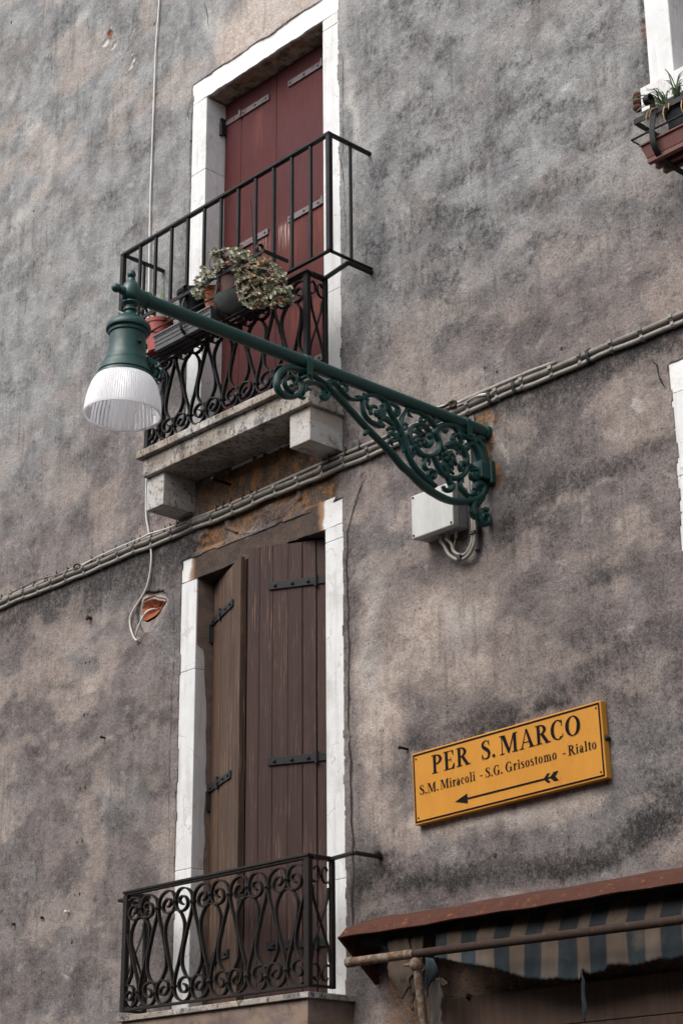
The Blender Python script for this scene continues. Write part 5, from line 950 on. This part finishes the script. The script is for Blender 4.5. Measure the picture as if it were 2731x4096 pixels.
# ================================================================= PLANTER AT THE UPPER RIGHT WINDOW
Yr, Y0 = -.25, -.062; fc = onY(C(8, 612, 1280), Yr); rc = onY(C(8, 597, 1475), Yr)
r2k = thing('planter_rack', 'black iron planter rack with one curled strap under the window at the upper right edge', 'planter rack', (fc[0], Yr, fc[2]))
q_ = MB(); q_.box(fc[0], 3.5, Yr-.003, Yr+.003, fc[2]-.012, fc[2]+.012).box(fc[0], fc[0]+.006, Yr+.0035, .01, fc[2]-.012, fc[2]+.0115); q_.build('top_band', M['iron'], r2k)
MB().tube([(rc[0], .01, rc[2]), (rc[0], Yr-.008, rc[2]), (3.5, Yr-.008, rc[2])], .0045, 8).build('guard_rod', M['iron'], r2k, smooth=40)
for x in (2.703, 3.2):
    path = [(x, -.262, 5.800), (x, -.285, 5.792), (x, -.296, 5.812), (x, -.280, 5.834), (x, -.256, 5.828), (x, -.250, 5.79), (x, -.252, 5.74), (x, -.262, 5.70), (x, -.268, 5.65), (x, -.262, 5.61), (x, -.235, 5.575), (x, -.19, 5.560), (x, -.10, 5.556), (x, .01, 5.556)]
    MB().strip(spl(path, 4), .026, .004, (1, 0, 0)).build('strap', M['iron'], r2k, smooth=40)
tL = onY(C(8, 668, 1535), Yr); x0 = tL[0]
m = MB(); m.add([(x0, Yr+.004, 5.645), (x0+.018, Yr+.018, 5.585), (x0+.018, -.105, 5.585), (x0, -.09, 5.645), (3.5, Yr+.004, 5.645), (3.5, Yr+.018, 5.585), (3.5, -.105, 5.585), (3.5, -.09, 5.645)], [(0,1,2,3),(4,7,6,5),(0,4,5,1),(1,5,6,2),(2,6,7,3)])
m.box(x0-.004, 3.5, Yr-.002, Yr+.003, 5.640, 5.650)
for y_ in (-.222, -.172, -.122): m.box(x0+.02, 3.49, y_-.011, y_+.011, 5.562, 5.584)
o = m.build('plant_trough', M['redtrough'], None, bevel=.002, seg=1); props(o, 'faded red ribbed trough under the window at the upper right edge', 'plant trough')
bp = onY(C(8, 1010, 1250), -.17)
bpot = pot('flower_pot', 'blackpot', 2.80, -.158, 5.60, 5.765, .066, .084, 'large black pot with thin grass in the rack at the upper right edge')
gr = thing('grass_plant', 'thin drooping grass blades growing from the black pot at the upper right edge', 'plant', (2.84, -.165, 5.80))
gb, gd = MB(), MB(); V8 = lambda x_, y_, Y_: np.array(onY(C(8, x_, y_), Y_))
for b_, tps in (((925,1080), ((585,1200),(600,1020),(720,1000),(740,930),(810,925),(830,985),(950,1005),(985,985),(560,1050),(880,1010),(700,1050))), ((1060,1010), ((935,718),(950,850),(980,950),(1120,845),(1075,900),(1118,880),(1126,960),(1000,1000),(1060,940),(1126,900),(1126,760)))):
    for tp in tps:
        for r_ in range(2):
            B0 = V8(b_[0]+rng.normal()*22, b_[1]+14+rng.normal()*8, -.17); Tp = V8(tp[0]+rng.normal()*12*r_, tp[1]+rng.normal()*14*r_, -.20+rng.normal()*.03); md = (B0+Tp)/2+np.array([0, 0, .018+.02*rng.random()]); gb.tube(spl([B0, md, Tp], 5), [.0030, .0024, .0008], 5)
for (a, b, c) in (((800,1130),(745,1190),(735,1330)), ((930,1110),(915,1180),(930,1270)), ((860,1120),(790,1150),(765,1250)), ((1110,1050),(1105,1120),(1120,1180)), ((975,1080),(972,1120),(970,1150))): gd.tube(spl([V8(*a, -.25), V8(*b, -.275), V8(*c, -.275)], 5), [.003, .0025, .001], 5)
gb.build('green_blades', M['grass'], gr, smooth=True); gd.build('dry_blades', M['dry'], gr, smooth=True)
sh_ = thing('shutter_holder', 'small rusty iron shutter holder with knobs left of the upper right window sill', 'shutter holder', (2.46, 0, 6.03))
q_ = MB(); p0 = V8(700, 1020, -.02)
q_.tube([tuple(V8(705, 1030, .01)), tuple(V8(650, 1000, -.05))], .013, 10)
for a, b, r_ in ((650,1010,.022),(648,1068,.021),(650,1130,.020)): q_.ball(tuple(V8(a, b, -.05)), r_, 12, (1, 1, .95))
q_.build('knobs', M['rust'], sh_, smooth=40)
# ================================================================= SMALL IRONS IN THE WALL
def nail(a, b, n, lab, l=.05, dx=.0, dz=0., r=.006, mat='iron', name='nail'):
    p = W(n, a, b); o = MB().tube([(p[0]+dx, -l, p[2]+dz), (p[0], .01, p[2])], r, 8).ball((p[0]+dx, -l, p[2]+dz), r*1.6, 8, (1, .5, 1)).build(name, M[mat], None, smooth=40); props(o, lab, 'nail')
nail(165, 378, 6, 'small black nail above the upper left corner of the orange sign', .05, -.0, .0, .006)
nail(1190, 325, 6, 'black screw head at the right end of the orange sign', .02, 0, 0, .009)
nail(30, 1500, 4, 'small rusty nail in the left wall beside the lower shutters', .022, -.006, .004, .006)
nail(735, 1478, 2, 'long dark iron nail sticking out of the stained wall under the upper balcony slab', .11, 0, 0, .009)
nail(722, 925, 10, 'rusty nail in a chipped plaster hole left of the brick hole', .02, -.012, 0., .010, 'rust')
nail(375, 1440, 14, 'tiny nail in the lower left wall, the nearer to the railing of two level ones', .012)
nail(130, 1495, 14, 'tiny nail at the far left of the lower wall', .012)
nail(600, 1388, 14, 'small pale bent nail in the wall left of the lower railing', .02, -.01, 0, .006, 'cord')
nail(655, 645, 7, 'short black nail on the ochre wall just above the brown shop boards', .04, .0, 0, .008)
nail(243, 35, 7, 'iron stub holding the lower railing brace in the wall', .02, 0, .02, .010)
for o in bpy.data.objects:
    if 'wl' in o: del o['wl']
